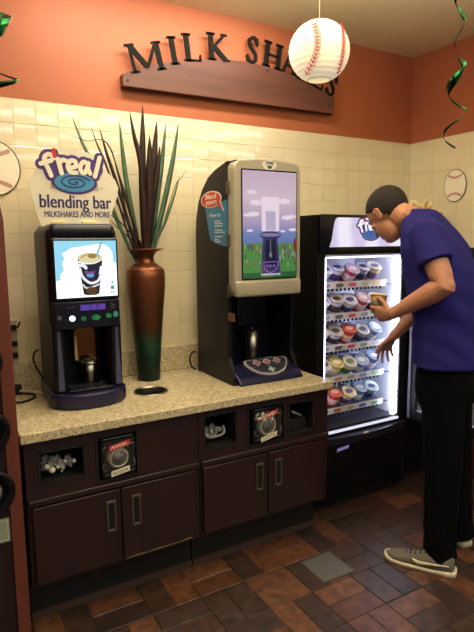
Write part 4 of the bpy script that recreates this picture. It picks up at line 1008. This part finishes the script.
single('crumpled_bag', bm, pm((226,208,150), .6), 'crumpled cream paper bag on top of the steel cabinet behind the man', 'paper bag', base=(2.77, 2.48, 1.7578))

# ------------------------------------------------------------------ floor drain
t = thing('floor_drain', 'square perforated steel drain plate set in the tiled floor', 'floor drain', (1.573, 1.883, 0))
obj('drain_plate', B(1.484, 1.662, 1.792, 1.974, .0002, .003), M['perf'], t)
bm = BM()
for a in ((1.478, 1.484, 1.786, 1.98), (1.662, 1.668, 1.786, 1.98), (1.484, 1.662, 1.786, 1.792), (1.484, 1.662, 1.974, 1.98)): box(bm, *a, .0002, .0034)
obj('drain_frame', bm, M['steel_dk'], t)

# ------------------------------------------------------------------ the man
Vv = Vector
man = thing('person', 'person in blue tee and black trousers bending to the open freezer, holding a cup', 'person', (2.15, 1.62, 0))
Fd = Vv((-.55, .835, 0)); Lf = Vv((-.835, -.55, 0)); Up = Vv((0, 0, 1))
Tf = Vv((-.30, .954, 0)); Tl = Vv((-.954, -.30, 0))                 # torso heading
# head frame
hh = Vv((-.12, .99, 0)).normalized(); pitch = math.radians(40)
hf = (hh*math.cos(pitch)-Up*math.sin(pitch)).normalized(); hl = Up.cross(hh).normalized(); hu = hf.cross(hl).normalized()
HS = 1.06; hf *= HS; hl *= HS; hu *= HS
H0 = Vv((1.966, 1.928, 1.702))
def hp_(f, l, u): return H0+hf*f+hl*l+hu*u
def ring_xy(c, a, b_, ra, rb, n=28, pw=1.0):
    out = []
    for i in range(n):
        t_ = 2*PI*i/n; ct, st = math.cos(t_), math.sin(t_)
        out.append(Vv(c)+a*ra*math.copysign(abs(ct)**pw, ct)+b_*rb*math.copysign(abs(st)**pw, st))
    return out
body = BM()
ellipsoid(body, hp_(-.010, 0, .035), hf*.101, hl*.079, hu*.092, 24, 16)      # skull
ellipsoid(body, hp_(.028, 0, -.035), hf*.062, hl*.060, hu*.085, 20, 12)       # face
ellipsoid(body, hp_(.050, 0, -.088), hf*.034, hl*.034, hu*.028)               # chin
ellipsoid(body, hp_(.080, 0, .022), hf*.016, hl*.045, hu*.012)                # brow
tube(body, [hp_(.082, 0, .012), hp_(.096, 0, -.012), hp_(.106, 0, -.032), hp_(.088, 0, -.040)], [.008, .010, .0135, .008], 10)  # nose
for s_ in (-1, 1): ellipsoid(body, hp_(.086, s_*.010, -.034), hf*.010, hl*.008, hu*.007); ellipsoid(body, hp_(.066, s_*.038, -.012), hf*.020, hl*.020, hu*.016)
tube(body, [hp_(.080, -.024, -.060), hp_(.090, 0, -.057), hp_(.080, .024, -.060)], .006, 8); tube(body, [hp_(.080, -.020, -.070), hp_(.088, 0, -.069), hp_(.080, .020, -.070)], .0065, 8)
for s_ in (-1, 1):                                                            # ears
    c = hp_(-.004, s_*.080, -.002); ellipsoid(body, c, (hf*.016+hl*s_*-.004), hl*.007, hu*.031-hf*.006)
    tube(body, [c+hf*(-.016*math.cos(a))*1.0+hl*s_*.008+hu*.030*math.sin(a) for a in [math.radians(-70+i*20) for i in range(12)]], .0042, 6)
neck0 = hp_(-.055, 0, -.055)
tube(body, [hp_(-.03, 0, 0), neck0, Vv((2.04, 1.81, 1.665)), Vv((2.065, 1.775, 1.60))], [.058, .060, .068, .085], 16)
# trunk and legs hidden by clothes
spine = [(Vv((2.060, 1.785, 1.635)), .14, .075), (Vv((2.075, 1.755, 1.56)), .165, .092), (Vv((2.09, 1.735, 1.45)), .165, .10), (Vv((2.10, 1.715, 1.33)), .15, .095), (Vv((2.11, 1.70, 1.2)), .14, .09), (Vv((2.12, 1.69, 1.05)), .15, .10), (Vv((2.13, 1.685, .93)), .15, .10)]
rings_loft(body, [ring_xy(c, Tl, Tf, a, b_) for c, a, b_ in spine])
hipL, kneeL, ankL = Vv((2.055, 1.645, .92)), Vv((2.052, 1.615, .52)), Vv((2.040, 1.607, .09))
hipR, kneeR, ankR = Vv((2.21, 1.73, .92)), Vv((2.25, 1.71, .50)), Vv((2.282, 1.69, .09))
for a, k_, n_ in ((hipL, kneeL, ankL), (hipR, kneeR, ankR)):
    tube(body, [a, a.lerp(k_, .5), k_, k_.lerp(n_, .35), n_, n_-Up*.03], [.082, .07, .055, .056, .038, .04], 14)
shL, elL, wrL = Vv((1.932, 1.672, 1.600)), Vv((1.925, 1.548, 1.382)), Vv((1.872, 1.795, 1.236))
shR, elR, wrR = Vv((2.200, 1.875, 1.600)), Vv((2.262, 1.925, 1.275)), Vv((2.172, 2.075, 1.050))
def limb(bm, s, e, w, k=1.0):
    tube(bm, [s, s.lerp(e, .45), s.lerp(e, .82), e, e.lerp(w, .22), e.lerp(w, .6), e.lerp(w, .88), w], [.056*k, .052*k, .046*k, .045*k, .047*k, .037*k, .029*k, .027*k], 14)
    ellipsoid(bm, e, Vv((.040, 0, 0))*k, Vv((0, .040, 0))*k, Vv((0, 0, .040))*k)
limb(body, shL, elL, wrL, 1.08); limb(body, shR, elR, wrR, .98)
def hand(bm, w, d, palm, thumb_side, curls, spread=.02, L=1.0, thumb=None):
    """w wrist, d hand direction, palm: direction the palm faces, thumb_side: direction of the thumb"""
    d = d.normalized(); t_ = (thumb_side-d*thumb_side.dot(d)).normalized(); n_ = d.cross(t_).normalized()
    if n_.dot(palm) < 0: n_ = -n_
    rings_loft(bm, [ring_xy(w-d*.01, t_, n_, .026, .020, 16), ring_xy(w+d*.03, t_, n_, .036, .018, 16), ring_xy(w+d*.065, t_, n_, .042, .015, 16), ring_xy(w+d*.090, t_, n_, .041, .012, 16)])
    lens = (.040, .045, .042, .033)
    for i in range(4):
        o_ = .030-.0205*i; b0 = w+d*(.082-.004*abs(i-1.2))+t_*o_
        dirv = (d+t_*spread*(1.5-i)*1.2).normalized(); p = [b0-dirv*.015, b0]; cur = dirv
        for sg_, c in zip((1.0, .68, .52), curls[i]):
            q_ = Matrix.Rotation(math.radians(c), 3, dirv.cross(n_).normalized()); cur = (q_ @ cur).normalized(); p.append(p[-1]+cur*lens[i]*sg_*L)
        tube(bm, p, [.0092, .0092, .0085, .0078, .0066], 10)
    b0 = w+d*.022+t_*.024
    if thumb is None: thumb = [(t_*.75+d*.6+n_*.3), (t_*.35+d*.85+n_*.3), (d*.9+n_*.4)]
    p = [b0-t_*.01, b0]
    for sg_, v_ in zip((.038, .034, .026), thumb): p.append(p[-1]+v_.normalized()*sg_)
    tube(bm, p, [.013, .0135, .0110, .0098, .0076], 10)
    return d, t_, n_
# left hand cradles the cup
cupC = Vv((1.890, 1.907, 1.270))
hd = Vv((-.05, .98, -.02))
hand(body, wrL, Vv((-.10, .96, -.10)), Vv((.75, .1, .6)), Vv((-.3, .0, .95)), [(12, 34, 30), (20, 42, 34), (24, 46, 36), (30, 50, 38)], .03,
     thumb=[Vv((-.1, .5, .85)), Vv((.0, .85, .5)), Vv((.25, .9, .1))])
# right hand reaches down into the freezer
hand(body, wrR, Vv((.10, .62, -.72)), Vv((-.2, -.7, -.6)), Vv((-.9, .2, -.1)), [(14, 16, 14), (18, 22, 16), (26, 26, 20), (34, 30, 22)], .09,
     thumb=[Vv((-.75, .35, -.6)), Vv((-.45, .4, -.85)), Vv((-.2, .4, -.9))])
b_ = remesh(body, .0042, 5)
obj('body', b_, M['skin'], man, smooth=True)
# eyes
for s_ in (-1, 1):
    bm = BM(); ellipsoid(bm, hp_(.0745, s_*.031, .000), hf*.012, hl*.014, hu*.009, 14, 10); e = obj('eye', bm, pm((232,228,220), .3), man)
    bm = BM(); ellipsoid(bm, hp_(.0835, s_*.031, -.001), hf*.004, hl*.006, hu*.006, 12, 8); obj('pupil', bm, pm((30,20,14), .2), e)
    bm = BM(); tube(bm, [hp_(.090, s_*.016, .020), hp_(.090, s_*.034, .025), hp_(.076, s_*.052, .018)], (.004, .003), 6); obj('eyebrow', bm, M['hair'], man)
# hair: shell over the skull above the hairline
bm = BM(); ellipsoid(bm, hp_(-.012, 0, .036), hf*.1045, hl*.0835, hu*.0965, 48, 36)
dele = []
for v_ in bm.verts:
    q_ = v_.co-H0; f, l, u = q_.dot(hf)/HS**2, abs(q_.dot(hl))/HS**2, q_.dot(hu)/HS**2
    lim = -.055 if f < -.045 else (-.055+(f+.045)/.045*.06 if f < 0 else .005+(f)/.075*.062)
    if u < lim: dele.append(v_)
bmesh.ops.delete(bm, geom=dele, context='VERTS')
r_ = bmesh.ops.solidify(bm, geom=bm.faces[:], thickness=.004)
obj('hair', bm, M['hair'], man, 'very short dark cropped hair', smooth=True)
# tee shirt
sb = BM()
sp_ = [(Vv((2.130, 1.682, .988)), .203, .146), (Vv((2.130, 1.682, .996)), .205, .147), (Vv((2.130, 1.682, 1.06)), .200, .142), (Vv((2.126, 1.686, 1.2)), .200, .140), (Vv((2.114, 1.702, 1.33)), .208, .146), (Vv((2.098, 1.722, 1.45)), .218, .148),
       (Vv((2.082, 1.742, 1.545)), .222, .132), (Vv((2.068, 1.762, 1.61)), .200, .112), (Vv((2.056, 1.782, 1.668)), .145, .090), (Vv((2.050, 1.793, 1.700)), .090, .082), (Vv((2.044, 1.802, 1.722)), .074, .068)]
rings_loft(sb, [ring_xy(c, Tl, Tf, a, b2_, 40, .88) for c, a, b2_ in sp_])
for s, e, k_ in ((shL, elL, 1), (shR, elR, .95)):
    inn = s.lerp(Vv((2.07, 1.765, 1.60)), .45)
    tube(sb, [inn, s, s.lerp(e, .3), s.lerp(e, .56)], [.080*k_, .078*k_, .074*k_, .080*k_], 20)
sb = remesh(sb, .007, 8)
# cloth folds
from mathutils import noise as mnoise
for v_ in sb.verts:
    q_ = v_.co; nz = mnoise.noise(Vv((q_.x*6, q_.y*6, q_.z*12+q_.x*8)))*.009+mnoise.noise(Vv((q_.x*15, q_.y*15, q_.z*5)))*.005
    v_.co += v_.normal*nz*(1.3 if q_.z < 1.45 else .6)
shirt = obj('tee_shirt', sb, M['shirt'], man, 'plain purple blue short sleeved tee', smooth=True)
bm = BM(); c = Vv((2.040, 1.806, 1.672))
# trousers
tb = BM()
hipc = [(Vv((2.128, 1.682, 1.04)), .165, .125), (Vv((2.130, 1.682, .96)), .185, .138), (Vv((2.133, 1.684, .88)), .192, .140), (Vv((2.135, 1.684, .80)), .185, .125)]
rings_loft(tb, [ring_xy(c, Lf.lerp(Tl, .5).normalized(), Fd.lerp(Tf, .5).normalized(), a, b2_, 32) for c, a, b2_ in hipc])
for a, k_, n_ in ((hipL, kneeL, ankL), (hipR, kneeR, ankR)):
    top_ = a+Up*.02; bot = n_-Up*.038-Fd*.012
    tube(tb, [top_, a.lerp(k_, .45), k_, k_.lerp(n_, .5), n_+Up*.02, bot], [.098, .098, .086, .080, .076, .078], 22)
tb = remesh(tb, .008, 6)
for v_ in tb.verts:
    q_ = v_.co; v_.co += v_.normal*(mnoise.noise(Vv((q_.x*9, q_.y*9, q_.z*10)))*.006)
obj('trousers', tb, M['trousers'], man, smooth=True)
# shoes
def shoe(heel, toe, side):
    d = (toe-heel); L = d.length; d.normalize(); s_ = Up.cross(d)
    def sec(t_, hw, z0, z1, off=0): 
        c = heel+d*t_*L+s_*off
        return [c+s_*hw*x+Up*(z0+(z1-z0)*y) for x, y in ((-1, 0), (-1.02, .35), (-.88, .72), (-.5, .95), (0, 1), (.5, .95), (.88, .72), (1.02, .35), (1, 0), (.5, -.0), (0, -.0), (-.5, -.0))]
    U_ = [(.0, .018, .075), (.02, .030, .088), (.10, .036, .097), (.22, .038, .100), (.34, .040, .096), (.46, .041, .084), (.60, .044, .068), (.74, .047, .056), (.86, .043, .046), (.95, .030, .038), (1.0, .012, .030)]
    up_ = obj('shoe', rings_loft(BM(), [sec(t_, hw, .019, z1) for t_, hw, z1 in U_]), M['shoe'], man, 'grey running shoe with cream sole', smooth=True)
    S_ = [(-.035, .014), (-.02, .030), (.08, .041), (.3, .043), (.5, .046), (.72, .052), (.88, .048), (.98, .034), (1.03, .012)]
    obj('sole', rings_loft(BM(), [[heel+d*t_*L+s_*hw*x+Up*z for x, z in ((-1, .001), (-1, .021+(.008 if t_ < .1 or t_ > .95 else 0)), (1, .021+(.008 if t_ < .1 or t_ > .95 else 0)), (1, .001))] for t_, hw in S_]), M['sole'], up_)
    bm = BM()
    for i in range(5):
        t_ = .40+i*.07; z = .098-i*.0095
        tube(bm, [heel+d*t_*L+s_*-.026+Up*(z-.008), heel+d*(t_+.02)*L+Up*(z+.003), heel+d*(t_+.01)*L+s_*.026+Up*(z-.008)], .003, 6)
    obj('lace', bm, M['lace'], up_)
    for sd in (-1, 1):                                                # curved side mark
        w_ = [(.06, .060, .0015), (.25, .051, .0035), (.40, .044, .007), (.49, .042, .009), (.55, .048, .006), (.58, .056, .002)]
        rr = []
        for t_, z, hw in w_:
            x = .0405+(.003 if t_ > .4 else 0)+.0035-(max(0, z-.05))*.35
            c = heel+d*t_*L+s_*sd*x+Up*z; rr.append([c-Up*hw-s_*sd*.003, c-Up*hw+s_*sd*.003, c+Up*hw+s_*sd*.0015, c+Up*hw-s_*sd*.004])
        obj('side_mark', rings_loft(BM(), rr), M['sole'], up_, 'cream curved tick mark')
shoe(Vv((2.048, 1.522, 0)), Vv((1.888, 1.800, 0)), 1)
shoe(Vv((2.305, 1.648, 0)), Vv((2.375, 1.93, 0)), -1)
# cup held in the left hand
ax = Vv((.22, .10, .95)).normalized()
hc_ = thing('held_cup', 'small brown shake cup with cream lid held in the left hand of the man', 'ice cream cup', cupC-ax*.045)
e1 = ax.cross(Vv((1, 0, 0))).normalized(); e2 = ax.cross(e1)
def cring(z, r_): return [cupC+ax*(z-.045)+e1*r_*math.cos(2*PI*i/28)+e2*r_*math.sin(2*PI*i/28) for i in range(28)]
obj('cup_body', rings_loft(BM(), [cring(0, .027), cring(.003, .029), cring(.084, .040)]), pm((140,104,66), .5), hc_)
obj('lid', rings_loft(BM(), [cring(.0845, .0425), cring(.091, .0425), cring(.094, .037)]), pm((222,200,150), .4), hc_)
obj('cup_print', rings_loft(BM(), [cring(.03, .0335), cring(.055, .0370), cring(.055, .0366), cring(.03, .0331)], caps=False), pm((82,62,44), .5), hc_)

# ------------------------------------------------------------------ lights
def area(name, loc, sx, sy, e, col, rot=(0, 0, 0)):
    l = bpy.data.lights.new(name, 'AREA'); l.shape = 'RECTANGLE'; l.size = sx; l.size_y = sy; l.energy = e; l.color = col
    o = bpy.data.objects.new(name, l); C.objects.link(o); o.location = loc; o.rotation_euler = rot; return o
WARM = (1.0, .95, .86)
area('sign_spotlight', (1.15, 2.40, 2.81), 1.3, .10, 17, (1.0, .92, .78), (math.radians(12), 0, 0))
for y, e in ((.1, 27), (-.8, 27), (-2.5, 38), (-4.2, 38)): area('tube_light', (1.7, y, 2.80), 6.0, .22, e, WARM)
area('uplight', (1.1, 1.25, 2.45), 1.6, .5, 62, WARM, (math.radians(180), 0, 0))  # added fill without a fixture, aimed up to brighten the ceiling
w = bpy.data.worlds.new('room_air'); scn.world = w; w.use_nodes = True
w.node_tree.nodes['Background'].inputs[0].default_value = lin((206,192,170)); w.node_tree.nodes['Background'].inputs[1].default_value = .2

# ------------------------------------------------------------------ camera
cam = bpy.data.cameras.new('camera'); co = bpy.data.objects.new('camera', cam); C.objects.link(co); scn.camera = co
yaw, pit, rol, Fp = 0.5207924927985836, -0.13847145093620516, -0.009505738383751954, 533.68
f = Vv((math.sin(yaw)*math.cos(pit), math.cos(yaw)*math.cos(pit), math.sin(pit))); r0 = Vv((math.cos(yaw), -math.sin(yaw), 0)); u0 = r0.cross(f)
rr = r0*math.cos(rol)+u0*math.sin(rol); uu = -r0*math.sin(rol)+u0*math.cos(rol)
co.matrix_world = Matrix.Translation((0, 0, 1.58)) @ Matrix((rr, uu, -f)).transposed().to_4x4()
cam.sensor_fit = 'VERTICAL'; cam.sensor_height = 36; cam.lens = Fp/632*36; cam.clip_start = .05
scn.view_settings.view_transform = 'Standard'; scn.view_settings.look = 'None'; scn.view_settings.exposure = 0.1; scn.view_settings.gamma = 1
scn.view_settings.use_curve_mapping = False
